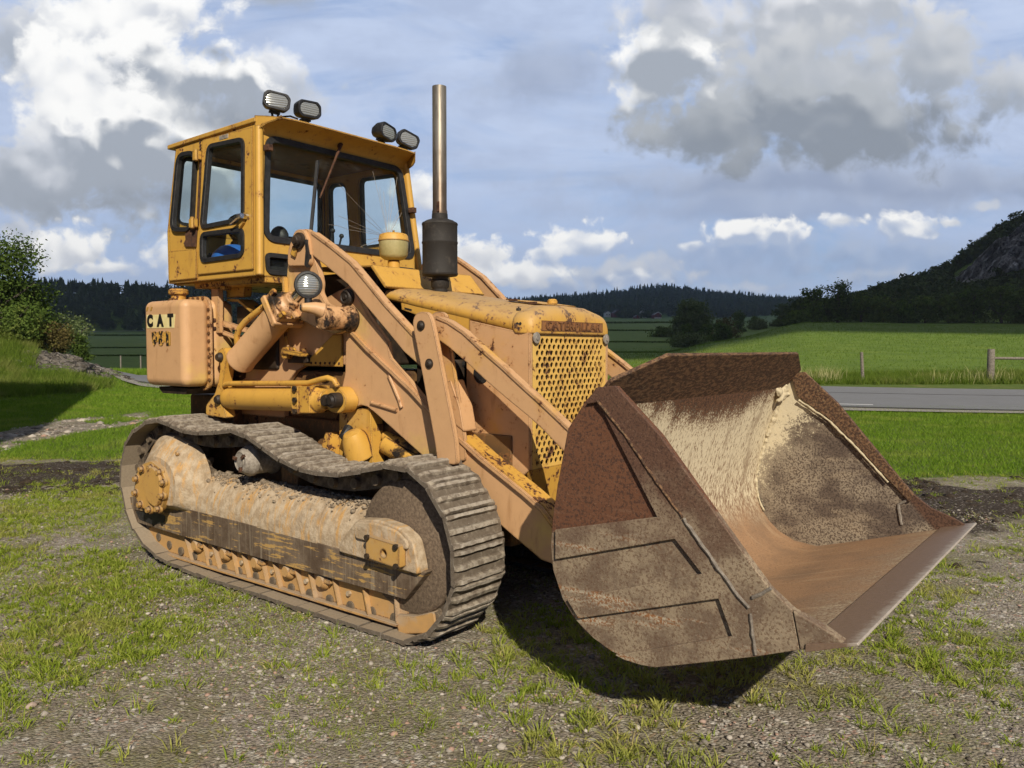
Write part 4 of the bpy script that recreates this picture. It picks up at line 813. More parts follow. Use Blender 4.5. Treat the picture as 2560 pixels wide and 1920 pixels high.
for x, zc, zs, zl, hw, sy in [(.425, 1.744, 1.694, 1.600, .390, .33), (.445, 1.746, 1.698, 1.588, .396, .335), (.485, 1.742, 1.696, 1.583, .394, .33), (.515, 1.731, 1.690, 1.583, .386, .32), (.535, 1.712, 1.678, 1.583, .374, .31), (.546, 1.686, 1.660, 1.583, .362, .30), (.549, 1.66, 1.648, 1.583, .352, .29)]:
    nose.append([(x, y, z) for y, z in hood_loop(x, zc, zs, zl, hw, sy)])
NO = MB(); NO.loft(nose); NO = NO.build('hood_nose', M_hood, LD, 60)
MF = Matrix(((0, 0, 1), (1, 0, 0), (0, 1, 0))).to_4x4()              # text plane facing +X
MB().box(.546, .5505, -.305, .300, 1.596, 1.652).build('name_plate', M_plate, NO, 0)
text_mesh('raised_lettering', 'CATERPILLAR', .062, M_namelet, NO, Matrix.Translation((.5512, -.002, 1.624)) @ MF, extrude=.004, offset=.001, xscale=1.42, spacing=1.02)
hp = [(0, -.02), (.016, 0), (.018, .012), (.010, .018), (0, .010), (-.010, .018), (-.018, .012), (-.016, 0)]
MB().slab([(.468 + x, -.3975 - .0002, 1.625 + z) for x, z in hp], (0, .004, 0)).build('heart_hole', M_black, NO, 0)
for y in (-.345, .345): MB().lathe([(.0, 0), (.012, 0), (.013, -.004), (.030, -.006), (.030, -.012)], (.556, y, 1.560), (1, 0, 0), 18).build('grille_bolt', M_steel, NO)
RG = MB().prism([(.09, 1.665), (.43, 1.60), (.535, 1.585), (.535, .865), (.50, .835), (.09, .825)], -.388, -.360).build('radiator_guard', M_peachw, LD, 30, .006)
MB().prism([(.09, 1.665), (.43, 1.60), (.535, 1.585), (.535, .865), (.50, .835), (.09, .825)], .360, .388).build('guard_side', M_peachw, RG, 30, .006)
MB().lathe([(.0, 0), (.055, 0), (.058, .004)], (.20, -.3895, 1.365), (0, 1, 0), 20).build('guard_hole', M_black, RG)
MB().slab([(.536, -.388, .868), (.536, .388, .868), (.50, .27, .60), (.50, -.27, .60)], (-.03, 0, 0)).build('belly_plate', M_yellowr, RG, 30, .006)
MB().prism([(.08, .84), (.50, .84), (.47, .60), (.0, .60)], -.36, -.33).build('belly_side', M_yellowr, RG, 30, .006)
MB().box(.35, .44, -.345, .345, .88, 1.58).build('radiator_core', M_dark, RG)
def grille():
    p, h, r_ = .0435, .0325, .0143; V, F = [], []; y0, y1, z0, z1 = -.362, .362, .866, 1.585; n = 12
    nrow = int((z1 - z0 - .03) / h); zb = z0 + .012; m = MB(); th = Vector((-.004, 0, 0)); b = m.b
    def quad(a, c, d, e): b.faces.new([b.verts.new(q) for q in (a, c, d, e)])
    for k in range(nrow):
        za, zc = zb + k * h, zb + (k + 1) * h; off = (k % 2) * p / 2; ya = y0 + .022 + off; nc = int((y1 - .02 - ya) / p)
        quad((.533, y0, za), (.533, ya, za), (.533, ya, zc), (.533, y0, zc)); ye = ya + nc * p; quad((.533, ye, za), (.533, y1, za), (.533, y1, zc), (.533, ye, zc))
        for c in range(nc):
            cy, cz = ya + (c + .5) * p, (za + zc) / 2; O, I, B = [], [], []
            for j in range(n):
                a = 2 * math.pi * j / n + math.pi / n; ca, sa = math.cos(a), math.sin(a); s = min(p / 2 / max(abs(ca), 1e-6), h / 2 / max(abs(sa), 1e-6))
                O.append(b.verts.new((.533, cy + s * ca, cz + s * sa))); I.append(b.verts.new((.533, cy + r_ * ca, cz + r_ * sa))); B.append(b.verts.new((.526, cy + r_ * ca, cz + r_ * sa)))
            for cyy, czz in ((p / 2, h / 2), (-p / 2, h / 2), (-p / 2, -h / 2), (p / 2, -h / 2)):
                q = Vector((.533, cy + cyy, cz + czz)); nb = sorted(range(n), key=lambda j: (O[j].co - q).length)[:2]
                if abs(nb[0] - nb[1]) in (1, n - 1): b.faces.new((O[nb[0]], O[nb[1]], b.verts.new(q)))
            for j in range(n):
                k2 = (j + 1) % n; b.faces.new((O[j], O[k2], I[k2], I[j])); b.faces.new((I[j], I[k2], B[k2], B[j]))
    quad((.533, y0, z0), (.533, y1, z0), (.533, y1, zb), (.533, y0, zb)); zt = zb + nrow * h; quad((.533, y0, zt), (.533, y1, zt), (.533, y1, z1), (.533, y0, z1))
    return m.build('grille', M_grille, RG, 0, merge=True)
M_grille = paint('rusty_yellow_grille_sheet', (.64, .40, .10), (.55, .31, .06), .5, .585, .1, .1)
grille()
# ---- cowl, exhaust, air cleaner
CW = MB().slab([(-.615, -.45, 2.010), (-.615, .45, 2.010), (-.487, .45, 1.872), (-.487, -.45, 1.872)], (-.012, 0, -.010)).build('cowl', M_yellow, LD, 30, .003)
MB().slab([(-.618, -.44, 2.008), (-.618, .44, 2.008), (-1.33, .44, 2.035), (-1.33, -.44, 2.035)], (0, 0, -.012)).build('cowl_top', M_yellow, CW, 30, .003)
MB().box(-1.36, -.64, -.38, .38, 1.40, 1.985).build('dashboard_box', M_dark, CW, 30, .02)
EX = MB().lathe([(.0, -.075), (.044, -.075), (.046, .0), (.055, .012), (.058, .05), (.05, .058), (.05, .075), (.104, .080), (.110, .086), (.1115, .096), (.1085, .102), (.1085, .275), (.1115, .280), (.1115, .288), (.1085, .293), (.1085, .388), (.1115, .394), (.109, .404), (.085, .418), (.050, .430), (.0485, .46)], (-.38, -.10, 1.872), (0, 0, 1), 44).build('exhaust_muffler', M_muff, LD, 35)
MB().lathe([(.046, .0), (.0475, .03), (.0435, .045), (.0435, .79), (.039, .79), (.039, .70), (.0, .70)], (-.38, -.10, 2.315), (0, 0, 1), 36).build('exhaust_pipe', M_stack, EX, 35)
MB().box(-.36, -.345, -.148, -.140, 2.34, 2.40).build('pipe_clamp', M_rust, EX)
PC = MB().lathe([(.0, 0), (.040, 0), (.040, .105), (.0, .105)], (-.92, .02, 1.985), (0, 0, 1), 24).build('air_precleaner', M_yellow, LD, 35)
MB().cyl((-.92, .02, 2.085), (-.92, .02, 2.128), .036, seg=24).build('cleaner_hose', M_dark, PC)
MB().lathe([(.04, .0), (.066, .006), (.082, .018), (.094, .035), (.099, .12), (.099, .128)], (-.92, .02, 2.095), (0, 0, 1), 32).build('cleaner_bowl', M_bowl, PC, 40)
MB().lathe([(.103, .0), (.103, .006), (.099, .012), (.097, .034), (.088, .046), (.066, .053), (.0, .056)], (-.92, .02, 2.222), (0, 0, 1), 32).cyl((-.92, .02, 2.28), (-.92, .02, 2.296), .008, seg=8).build('cleaner_cap', M_yellow, PC, 40)

# ---- cab
def ys(z): return .734 - .0785 * (z - 2.0)
def fx(z): return -1.363 - .1 * (z - 2.0)
mapF = lambda y, z: (fx(z), y, z)
mapS = lambda x, z: (x, -ys(z), z)
mapSo = lambda x, z: (x, -ys(z) - .014, z)
mapR = lambda y, z: (-2.505 + (z - 2.347) * .094, y, z)
hw = rnd([(-.672, 2.195), (.672, 2.195), (.600, 2.885), (-.600, 2.885)], .09, 7)
lw1 = rnd([(-.668, 1.985), (-.39, 1.985), (-.39, 2.113), (-.668, 2.113)], .04, 5); lw2 = [(-y, z) for y, z in reversed(lw1)]
rw = rnd([(-2.390, 2.890), (-2.150, 2.875), (-2.145, 2.320), (-2.430, 2.345)], .085, 7)
dw = rnd([(-1.995, 2.888), (-1.567, 2.870), (-1.520, 2.328), (-2.026, 2.322)], .06, 6)
ow = rnd([(-2.020, 2.290), (-1.515, 2.280), (-1.498, 2.094), (-2.001, 2.090)], .06, 6)
bw = rnd([(-.655, 2.40), (.655, 2.40), (.625, 2.895), (-.625, 2.895)], .07, 6)
m = MB()
m.panel([(-.734, 1.965), (.734, 1.965), (.658, 2.965), (-.658, 2.965)], [hw, lw1, lw2], mapF, (-.045, 0, 0))
so_ = [(-1.372, 1.968), (-1.462, 2.962), (-2.452, 2.945), (-2.505, 2.347), (-2.445, 1.968)]
for sgn in (1, -1):
    mp = (lambda x, z, s=sgn: (x, -s * ys(z), z)); m.panel(so_, [rw, dw, ow], mp, (0, sgn * .022, 0))
m.panel([(-.705, 2.347), (.705, 2.347), (.66, 2.945), (-.66, 2.945)], [bw], mapR, (.03, 0, 0))
m.slab([(-2.505, -.705, 2.347), (-2.505, .705, 2.347), (-2.445, .735, 1.968), (-2.445, -.735, 1.968)], (.03, 0, 0))
m.box(-2.44, -1.41, -.70, .70, 1.96, 1.99)
CB = m.build('cab', M_cab, LD, 0)
for s in (-1, 1):
    P0_, P1_ = Vector((fx(1.97) + .004, s * .722, 1.968)), Vector((fx(2.93) + .004, s * .648, 2.93))
    MB().path([P0_, P0_.lerp(P1_, .5), P1_], .026, 12).build('corner_post', M_cab, CB)
# door leaf, sill, mouldings
MB().panel([(-2.078, 2.940), (-1.494, 2.930), (-1.397, 2.006), (-2.044, 2.009)], [dw, ow], mapSo, (0, .012, 0)).build('cab_door', M_cab, CB, 0, .003)
MB().slab([mapSo(-2.44, 2.20), mapSo(-2.085, 2.19), mapSo(-2.06, 1.985), mapSo(-2.42, 1.985)], (0, .010, 0)).build('side_lower_panel', M_cab, CB, 0, .003)
MB().slab([mapSo(-2.205, 2.345), mapSo(-2.088, 2.355), mapSo(-2.09, 2.205), mapSo(-2.22, 2.215), mapSo(-2.25, 2.24), mapSo(-2.225, 2.265), mapSo(-2.235, 2.30)], (0, .008, 0)).build('rusted_patch', M_rust, CB, 0)
MB().slab([mapSo(-2.10, 2.83), mapSo(-2.083, 2.83), mapSo(-2.075, 2.36), mapSo(-2.095, 2.36)], (0, .006, 0)).build('rusted_seam', M_rust, CB, 0)
for z in (2.83, 2.365):
    p = Vector(mapSo(-2.105, z)); MB().obox(p - Vector((0, .016, 0)), .075, .03, .062).cyl(p + Vector((.02, -.034, -.04)), p + Vector((.02, -.034, .04)), .015, seg=10).build('door_hinge', M_cab, CB, 30, .005)
p = Vector(mapSo(-1.49, 2.352)); MB().cyl(p, p + Vector((0, -.035, 0)), .022, seg=14).path([p + Vector((.0, -.04, 0)), p + Vector((-.03, -.05, -.005)), p + Vector((-.11, -.045, -.035)), p + Vector((-.125, -.04, -.04))], [.016, .018, .015, .010], 10).build('door_handle', M_chrome, CB)
MB().slab([Vector(mapSo(-1.56, 2.33)), Vector(mapSo(-1.50, 2.36)), Vector(mapSo(-1.50, 2.31)), Vector(mapSo(-1.545, 2.27))], (0, -.02, 0)).build('handle_bracket', M_cab, CB, 30, .004)
p = Vector(mapSo(-1.81, 2.915)); MB().obox(p, .105, .008, .030).build('maker_badge', M_steel, CB, 30, .004)
p = mapSo(-2.095, 2.93); MB().path([Vector(p) + Vector((0, -.006, -.012 * k)) + Vector((.004 * (-1) ** k, 0, 0)) for k in range(8)], .006, 6).build('chain', M_rust, CB)
for s, z in ((-1, 2.79), (1, 2.56)):
    MB().cyl((fx(z) + .02, s * (ys(z) - .06), z), (fx(z) + .05, s * (ys(z) - .045), z), .02, seg=10).obox((fx(z) + .05, s * (ys(z) - .05), z), .05, .04, .04).build('mirror_bracket', M_rust, CB, 30, .004)
# roof with coved visor
rf = [(-1.46, -.675, 2.955), (-2.545, -.675, 2.945), (-2.545, .675, 2.945), (-1.46, .675, 2.955)]
m = MB(); m.loft([[Vector(p) for p in rf], [Vector(p) + Vector((0, 0, .028)) for p in rf], [Vector(p) * 1 + Vector((0, 0, .045)) + Vector((.0 if p[0] > -2 else .04, -.03 * (1 if p[1] > 0 else -1), 0)) for p in rf]])
m.build('roof', M_cab, CB, 30, .006)
m = MB(); L = ((-1.47, 3.000, .668), (-1.38, 2.998, .64), (-1.292, 2.986, .590), (-1.287, 2.974, .590), (-1.33, 2.968, .60), (-1.38, 2.958, .63), (-1.42, 2.938, .650), (-1.447, 2.905, .662), (-1.452, 2.880, .664), (-1.475, 2.880, .664))
rowsv = [[(x, y * w, z - (.010 * abs(y) ** 6 if x > -1.4 else 0)) for x, z, w in L] for y in np.linspace(-1, 1, 15)]
m.loft(rowsv); m.build('visor', M_cab, CB, 30, .0)
MB().slab([(-1.290, .592, 2.985), (-1.292, .592, 2.905), (-1.33, .605, 2.885), (-1.44, .66, 2.88), (-1.46, .668, 2.96)], (0, .006, 0)).build('visor_end', M_cab, CB, 0, .002)
MB().path([(-1.288, -.592, 2.980), (-1.33, -.605, 2.962), (-1.385, -.635, 2.945), (-1.425, -.655, 2.920), (-1.450, -.668, 2.885)], .007, 6).build('visor_edge', M_cab, CB)
# gaskets and panes
def win(loop, mp, out, nm='window', gw=.025):
    o = Vector(out); g = MB().ring(inset(loop, -.006), inset(loop, gw), (lambda a, b: Vector(mp(a, b)) + o * .012), -o * .036).build(nm + '_gasket', M_black, CB, 40, .005)
    MB().slab([Vector(mp(*p)) - o * .015 for p in inset(loop, gw - .006)], -o * .005).build(nm + '_pane', M_glass, CB, 0)
win(hw, mapF, (1, 0, 0), 'windshield', .036); win(lw1, mapF, (1, 0, 0), 'foot_window'); win(lw2, mapF, (1, 0, 0), 'foot_window')
for s in (1, -1):
    for lp, nm in ((rw, 'side_window'), (dw, 'door_window'), (ow, 'door_low_window')): win(lp, (lambda x, z, s=s: (x, -s * (ys(z) + .014), z)), (0, -s, 0), nm)
win(bw, mapR, (-1, 0, 0), 'rear_window')
for s in (1, -1): MB().slab([(fx(2.05) - .046, s * .38, 1.985), (fx(2.05) - .046, s * .69, 1.985), (fx(2.11) - .046, s * .69, 2.12), (fx(2.11) - .046, s * .38, 2.12)], (-.02, 0, 0)).build('kick_panel', M_black, CB, 0)
# wiper, cracks in the screen
W0, W1, W2, W3 = Vector((fx(2.93) + .05, -.016, 2.935)), Vector((fx(2.52) + .045, -.235, 2.525)), Vector((fx(2.78) + .03, -.215, 2.785)), Vector((fx(2.29) + .03, -.315, 2.285))
MB().path([W0 + Vector((-.03, 0, 0)), W0, W0.lerp(W1, .25), W1], [.011, .014, .0085, .006], 8).build('wiper_arm', M_rust, CB)
MB().path([W2, W2.lerp(W3, .5), W3], .011, 6).path([W2 + Vector((-.02, .004, 0)), W3 + Vector((-.02, .004, 0))], .007, 6).build('wiper_blade', M_black, CB)
MB().lathe([(.03, 0), (.03, .02), (.014, .05), (0, .05)], W0 + Vector((-.06, 0, .005)), (1, 0, 0), 12).build('wiper_motor', M_rust, CB)
cr = random.Random(11); c0 = (.42, 2.34)
for k in range(15):
    a = R(cr.choice([95, 105, 110, 120, 135, 150, 160, 172, 185, 200, 60, 80]) + cr.uniform(-8, 8)); ln = cr.uniform(.18, .62); pts = []
    for j in range(7):
        t = j / 6 * ln; y = c0[0] + t * math.cos(a) + cr.uniform(-.006, .006); z = c0[1] + t * math.sin(a) * .95 + .10 * t * t * cr.uniform(-.5, .5)
        if abs(y) < .60 and 2.23 < z < 2.84: pts.append(Vector(mapF(y, z)) + Vector((-.012, 0, 0)))
    if len(pts) > 2: MB().path(pts, .0013, 4).build('glass_crack', M_steel, CB)
# seat, levers and lining
ST = MB().prism(rnd([(-2.25, 2.0), (-1.80, 2.0), (-1.78, 2.08), (-1.85, 2.10), (-2.12, 2.10), (-2.18, 2.36), (-2.27, 2.36)], .03, 3), -.30, .26).build('seat', M_seat, CB, 40, .02, 3)
MB().ball((-2.02, -.10, 2.33), (.085, .06, .085)).build('seat_armrest', M_seat, CB); MB().ball((-2.30, -.19, 2.42), (.06, .17, .105)).build('seat_headrest', M_seat, CB)
for y, z in ((.06, 2.36), (.14, 2.33)): MB().path([(-1.62, y, 1.99), (-1.63, y, 2.25), (-1.60, y, z)], .008, 6).ball((-1.60, y, z), .018, 8, 6).build('control_lever', M_seat, CB)
MB().box(-2.44, -1.5, -.62, .62, 2.925, 2.944).build('headlining', M_inner, CB)
MB().box(-2.43, -2.05, .10, .60, 1.99, 2.20).build('tool_box', M_cab, CB, 30, .01)

# ---- working lamps on the roof
def roof_lamp(y, x, z, yaw, roll, pitch=0):
    Mx = Matrix.Translation((x, y, z)) @ Matrix.Rotation(R(yaw), 4, 'Z') @ Matrix.Rotation(R(roll), 4, 'X') @ Matrix.Rotation(R(pitch), 4, 'Y')
    def oct_(w, h, c, xx): return [Mx @ Vector((xx, a, b)) for a, b in rnd([(-w + c, -h), (w - c, -h), (w, -h + c), (w, h - c), (w - c, h), (-w + c, h), (-w, h - c), (-w, -h + c)], .010, 2)]
    m = MB(); m.loft([oct_(.058, .038, .02, -.07), oct_(.082, .053, .024, -.02), oct_(.085, .056, .024, .04), oct_(.083, .054, .024, .05), oct_(.070, .042, .022, .05), oct_(.070, .042, .022, .040)])
    m.cyl(Mx @ Vector((-.02, -.02, -.055)), Vector((x - .02, y - .01, 2.985)), .008, seg=8).cyl(Mx @ Vector((-.02, .02, -.055)), Vector((x - .02, y + .03, 2.985)), .008, seg=8)
    o = m.build('work_lamp', M_plastic, LD, 30, .002)
    q = MB(); q.loft([oct_(.0695, .0415, .022, .036), oct_(.067, .040, .022, .045), oct_(.045, .025, .015, .048)]); q.build('lens', M_lens, o, 40); MB().obox(Mx @ Vector((-.02, 0, -.062)), .03, .07, .012, (Mx.to_3x3())).build('lamp_foot', M_plastic, o, 0)
roof_lamp(-.575, -1.37, 3.085, -28, -8, 2); roof_lamp(-.345, -1.36, 3.085, -8, 2, 2); roof_lamp(.345, -1.36, 3.085, 8, -10, 4); roof_lamp(.575, -1.36, 3.075, -20, -20, 4)
MB().path([(-1.40, -.52, 3.01), (-1.38, -.46, 3.025), (-1.38, -.40, 3.02)], .006, 6).build('lamp_cable', M_black, LD)

# ---- bucket
BK = [(1.362, 1.272), (1.320, 1.171), (1.266, 1.02), (1.226, .872), (1.200, .76), (1.192, .67), (1.203, .585), (1.236, .503), (1.280, .445), (1.336, .396), (1.43, .352), (1.56, .338), (1.75, .392), (1.94, .449), (2.21, .532)]
th = .018; inn = inset(BK + [(2.2, 2.0)], 0)[:0]
offp = []
for i, p in enumerate(BK):
    a = Vector(BK[max(i - 1, 0)]); b = Vector(BK[min(i + 1, len(BK) - 1)]); t = (b - a).normalized(); n_ = Vector((-t.y, t.x)); offp.append((p[0] - n_.x * th, p[1] - n_.y * th))
m = MB(); yv = np.linspace(-1.075, 1.075, 30)
m.loft([[(x, y, z) for x, z in BK] + [(x, y, z) for x, z in reversed(offp)] for y in yv])
SHELL = m.build('bucket', M_bshell, LD, 35); SHELL['label'] = 'rusty bucket with caked cream mud inside'
SP = MB().slab([(1.352, -1.075, 1.258), (1.352, 1.075, 1.258), (1.452, 1.075, 1.377), (1.533, .785, 1.474), (1.533, -.76, 1.474), (1.452, -1.075, 1.377)], (-.014, 0, .012)).build('spill_plate', M_bdark, SHELL, 0, .004)
side = [(1.395, 1.350), (1.478, 1.360), (1.668, 1.187), (1.827, .997), (2.012, .778), (2.08, .70), (2.163, .638), (2.26, .604), (2.323, .572), (2.33, .556), (2.192, .511), (2.038, .454), (1.80, .370), (1.66, .322), (1.60, .316), (1.53, .318), (1.462, .330), (1.38, .362), (1.30, .415), (1.232, .490), (1.184, .60), (1.172, .70), (1.182, .815), (1.205, .95), (1.255, 1.182), (1.34, 1.30)]
for s, mo in ((-1, M_brecess), (1, M_binner)):
    S_ = MB().prism(side, s * 1.065, s * 1.088).build('side_plate', mo, SHELL, 30, .003)
    if s < 0:
        o_ = [(1.395, 1.352), (1.480, 1.362), (1.669, 1.189), (1.828, .999), (2.013, .780), (2.08, .702), (2.163, .640), (2.19, .512), (2.038, .452), (1.80, .368), (1.66, .320), (1.60, .314), (1.53, .316), (1.485, .325), (1.955, .505), (1.904, .626), (1.318, .432), (1.262, .498), (1.84, .704), (1.734, .812), (1.204, .650), (1.204, .772), (1.662, .884), (1.405, 1.296), (1.350, 1.285)]
        MB().prism(o_, -1.104, -1.087).build('wear_plate', M_bside, SHELL, 30, .004)
        MB().prism([(2.165, .640), (2.192, .513), (2.34, .560), (2.30, .588), (2.24, .612)], -1.108, -1.085).build('corner_shoe', M_bside, SHELL, 30, .006)
        rr_ = random.Random(2)
        def weld(pts, r0):
            P_ = [Vector(p) for p in pts]; out = []
            for a, b in zip(P_, P_[1:]):
                k = max(int((b - a).length / .02), 1); out += [a.lerp(b, j / k) + Vector((rr_.uniform(-.002, .002), 0, rr_.uniform(-.002, .002))) for j in range(k)]
            return MB().path(out + [P_[-1]], [r0 * rr_.uniform(.75, 1.25) for _ in out] + [r0], 7)
        weld([(1.77, -1.106, .893), (1.875, -1.106, .770), (1.993, -1.106, .637), (2.018, -1.106, .618)], .006).build('weld_seam', M_weld, SHELL)
        weld([(2.021, -1.106, .60), (2.03, -1.106, .53), (2.043, -1.106, .462)], .0055).build('weld_seam', M_weld, SHELL)
        weld([(2.03, -1.106, .655), (2.06, -1.106, .675), (2.092, -1.106, .700)], .007).build('weld_seam', M_weld, SHELL)
        weld([(1.405, -1.106, 1.300), (1.526, -1.106, 1.180), (1.662, -1.106, 1.014), (1.767, -1.106, .896)], .005).build('weld_seam', M_bdark, SHELL)
    else:
        MB().prism([(1.395, 1.36), (1.48, 1.366), (1.669, 1.19), (1.828, 1.0), (2.08, .705), (2.06, .66), (1.80, .93), (1.62, 1.10), (1.44, 1.22)], 1.045, 1.066).build('edge_strip', M_bdark, SHELL, 30, .004)
        rr_ = random.Random(4)
        weld([(1.45, 1.044, 1.20), (1.62, 1.044, 1.09), (1.80, 1.044, .92), (1.95, 1.044, .76)], .006).build('weld_seam', M_caked, SHELL)
        weld([(2.06, 1.062, .68), (2.00, 1.062, .64), (2.02, 1.062, .53)], .008).build('weld_seam', M_weld, SHELL)
LIP = MB().prism([(2.212, .541), (2.372, .581), (2.376, .573), (2.21, .512)], -1.115, 1.115).build('cutting_edge', M_lip, SHELL, 0, .002)
# caked mud in the far corner of the bucket
rr = np.random.default_rng(8); pos, rad_ = [], []
cp = [(1.335, 1.245), (1.315, 1.16), (1.27, 1.02), (1.235, .90), (1.20, .80), (1.185, .70), (1.20, .60), (1.25, .50)]
P_ = [Vector((x + .004, 1.052, z)) for x, z in cp]; pth, rds = [], []
for i, (p, q) in enumerate(zip(P_, P_[1:])):
    for k in range(12): pth.append(p.lerp(q, k / 12) + Vector((rr.normal(0, .0025), rr.normal(0, .004), rr.normal(0, .002)))); rds.append((.020 - .0018 * (i + k / 12)) * rr.uniform(.7, 1.3))
mm = MB().path(pth, rds, 9)
for k in range(46): mm.ball((1.358 + rr.normal(0, .010) + .004, 1.0 + rr.normal(0, .042), 1.235 + rr.normal(0, .02)), (rr.uniform(.010, .018), rr.uniform(.014, .03), rr.uniform(.010, .018)), 8, 6)
cm = mm.build('caked_mud', M_caked, SHELL, 0); rmd = cm.modifiers.new('fuse', 'REMESH'); rmd.mode = 'VOXEL'; rmd.voxel_size = .006; rmd.use_smooth_shade = True; smd = cm.modifiers.new('soften', 'SMOOTH'); smd.factor = .5; smd.iterations = 6
# ---- blue container in the cab
bc = tag(empty('fuel_can', (-1.99, -.50, 1.992)), 'blue plastic can standing on the cab floor behind the low door window', 'can')
MB().lathe([(.0, 0), (.145, 0), (.16, .02), (.16, .12), (.14, .18), (.09, .225), (.04, .24), (.0, .24)], (0, 0, 0), (0, 0, 1), 24).build('can_body', M_blue, bc, 40)
MB().lathe([(.032, 0), (.034, .005), (.034, .03), (.0, .034)], (-.13, -.08, .15), (-.9, -.5, .2), 16).build('can_cap', M_black, bc)

# ------------------------------------------------------------------ foliage
def leaf_mat(name, c1, c2, c3=None, tr=.30):
    mt, N, out = material(name); g = N.new('ShaderNodeNewGeometry'); co = objco(N)
    ri = g.outputs['Random Per Island']; n = N.noise(co, .9, 3, .6)
    c = N.mix(ri, c1, c2)
    if c3: c = N.mix(N.m('MULTIPLY', N.step(n, .48, .68), .75), c, c3)
    d = N.new('ShaderNodeBsdfDiffuse'); N.put(d.inputs[0], c); t = N.new('ShaderNodeBsdfTranslucent'); N.put(t.inputs[0], N.mix(1.0, c, (1.15, 1.25, .7), 'MULTIPLY'))
    m = N.new('ShaderNodeMixShader'); m.inputs[0].default_value = tr; N.l.new(d.outputs[0], m.inputs[1]); N.l.new(t.outputs[0], m.inputs[2]); N.l.new(m.outputs[0], out.inputs[0]); return mt
M_lawn = leaf_mat('lawn_blades', (.085, .165, .014), (.20, .30, .035), (.24, .29, .055), .35)
M_tuft = leaf_mat('tuft_blades', (.17, .245, .022), (.36, .40, .075), (.42, .38, .13), .4)
M_tall = leaf_mat('tall_dry_grass', (.22, .24, .07), (.46, .42, .22), None, .3)
M_straw = leaf_mat('dry_straw', (.34, .29, .10), (.52, .44, .20), None, .3)
M_verge = leaf_mat('verge_grass', (.07, .12, .015), (.16, .22, .035), (.22, .23, .07), .35)
M_ditch = leaf_mat('ditch_weeds', (.055, .085, .014), (.10, .14, .03), None, .2)
M_meadow = leaf_mat('meadow_blades', (.075, .13, .014), (.145, .215, .032), (.18, .215, .05), .35)
M_leafd = leaf_mat('dark_leaves', (.040, .070, .014), (.095, .14, .030), None, .25)
M_leafp = leaf_mat('silvery_leaves', (.09, .13, .045), (.19, .23, .11), None, .3)
M_leafb = leaf_mat('brownish_leaves', (.075, .060, .022), (.15, .12, .045), (.07, .09, .02), .25)
M_leafw = leaf_mat('willow_leaves', (.085, .115, .038), (.16, .19, .075), None, .2)
M_leafo = leaf_mat('wood_edge_leaves', (.05, .085, .018), (.115, .165, .036), (.15, .165, .04), .2)
M_far = leaf_mat('forest_leaves', (.034, .054, .020), (.072, .10, .036), (.10, .115, .040), .15)
M_bark = simple('bark', (.04, .032, .025), (.11, .09, .07), 14, .95, 0, .02)
def blades(name, pos, n_per, spread, hmin, hmax, wid, mat, seed=0, lean=.6, simple_=False, hs=None):
    rr = np.random.default_rng(seed); pos = np.asarray(pos); m = len(pos) * n_per
    P_ = np.repeat(pos, n_per, 0); a = rr.uniform(0, 2 * math.pi, m); d = rr.random(m) ** .7 * spread; h = rr.uniform(hmin, hmax, m)
    if hs is not None: h *= np.repeat(hs, n_per); d *= np.repeat(hs, n_per)
    bx = P_[:, 0] + np.cos(a) * d; by = P_[:, 1] + np.sin(a) * d; bz = P_[:, 2] - .004
    a2 = a + rr.normal(0, .7, m); ln = h * lean * (.25 + rr.random(m)); dx, dy = np.cos(a2) * ln, np.sin(a2) * ln
    w = wid * rr.uniform(.6, 1.3, m); fa = rr.uniform(0, math.pi, m); wx, wy = np.cos(fa) * w, np.sin(fa) * w
    B = np.stack([bx, by, bz], -1); T_ = np.stack([bx + dx, by + dy, bz + h * (1 - .25 * lean * rr.random(m))], -1); Wv = np.stack([wx, wy, np.zeros(m)], -1)
    if simple_:
        V = np.stack([B - Wv, B + Wv, T_], 1); F = np.arange(m * 3).reshape(-1, 3); return fast_mesh(name, V, F, mat)
    Md = B * .45 + T_ * .55 - np.stack([dx * .22, dy * .22, -h * .10], -1)
    V = np.stack([B - Wv, B + Wv, Md - Wv * .75, Md + Wv * .75, T_], 1); k = np.arange(m)[:, None] * 5
    F = np.concatenate([k + np.array([[0, 1, 3]]), k + np.array([[0, 3, 2]]), k + np.array([[2, 3, 4]])], 0); return fast_mesh(name, V, F, mat)
def sample(n, u0, u1, v0, v1, seed, wedge=True):
    rr = np.random.default_rng(seed); v = np.sqrt(rr.uniform(v0 * v0, v1 * v1, n)) if wedge else rr.uniform(v0, v1, n)
    t = rr.uniform(u0, u1, n); u = t * v if wedge else t; x, y = uv2w(u, v); return x, y, u, v, rr
def pos3(x, y): return np.stack([x, y, height(x, y)], -1)
# tufts scattered over the gravel
x, y, u, v, rr = sample(34000, -.80, .80, 1.7, 11.5, 41)
lw_, so2, fd_, br_ = masks(x, y); t = u / v
den = np.interp(t, [-.8, -.3, -.05, .15, .8], [1.0, .95, .60, .50, .62]) * (.11 + 1.5 * sstep(fbm(x, y, 1.1, 51), .38, .72)); den = den * (1 - .75 * so2) * (1 - lw_)
den *= np.where((np.abs(y) < .55) & (x < .3) & (x > -2.7), 0, 1)
kp = rr.random(len(x)) < den; kp &= ~((np.abs(np.abs(y) - .76) < .21) & (x > -2.75) & (x < .42))
tx_, ty_ = x[kp], y[kp]; hs = .45 + 1.0 * np.random.default_rng(3).random(kp.sum()) ** 2
ts = np.random.default_rng(4).random(len(tx_)) < .16
tag(blades('straw_tufts', pos3(tx_[ts], ty_[ts]), 12, .045, .014, .050, .0026, M_straw, 142, 2.2, hs=hs[ts]), kind='stuff')
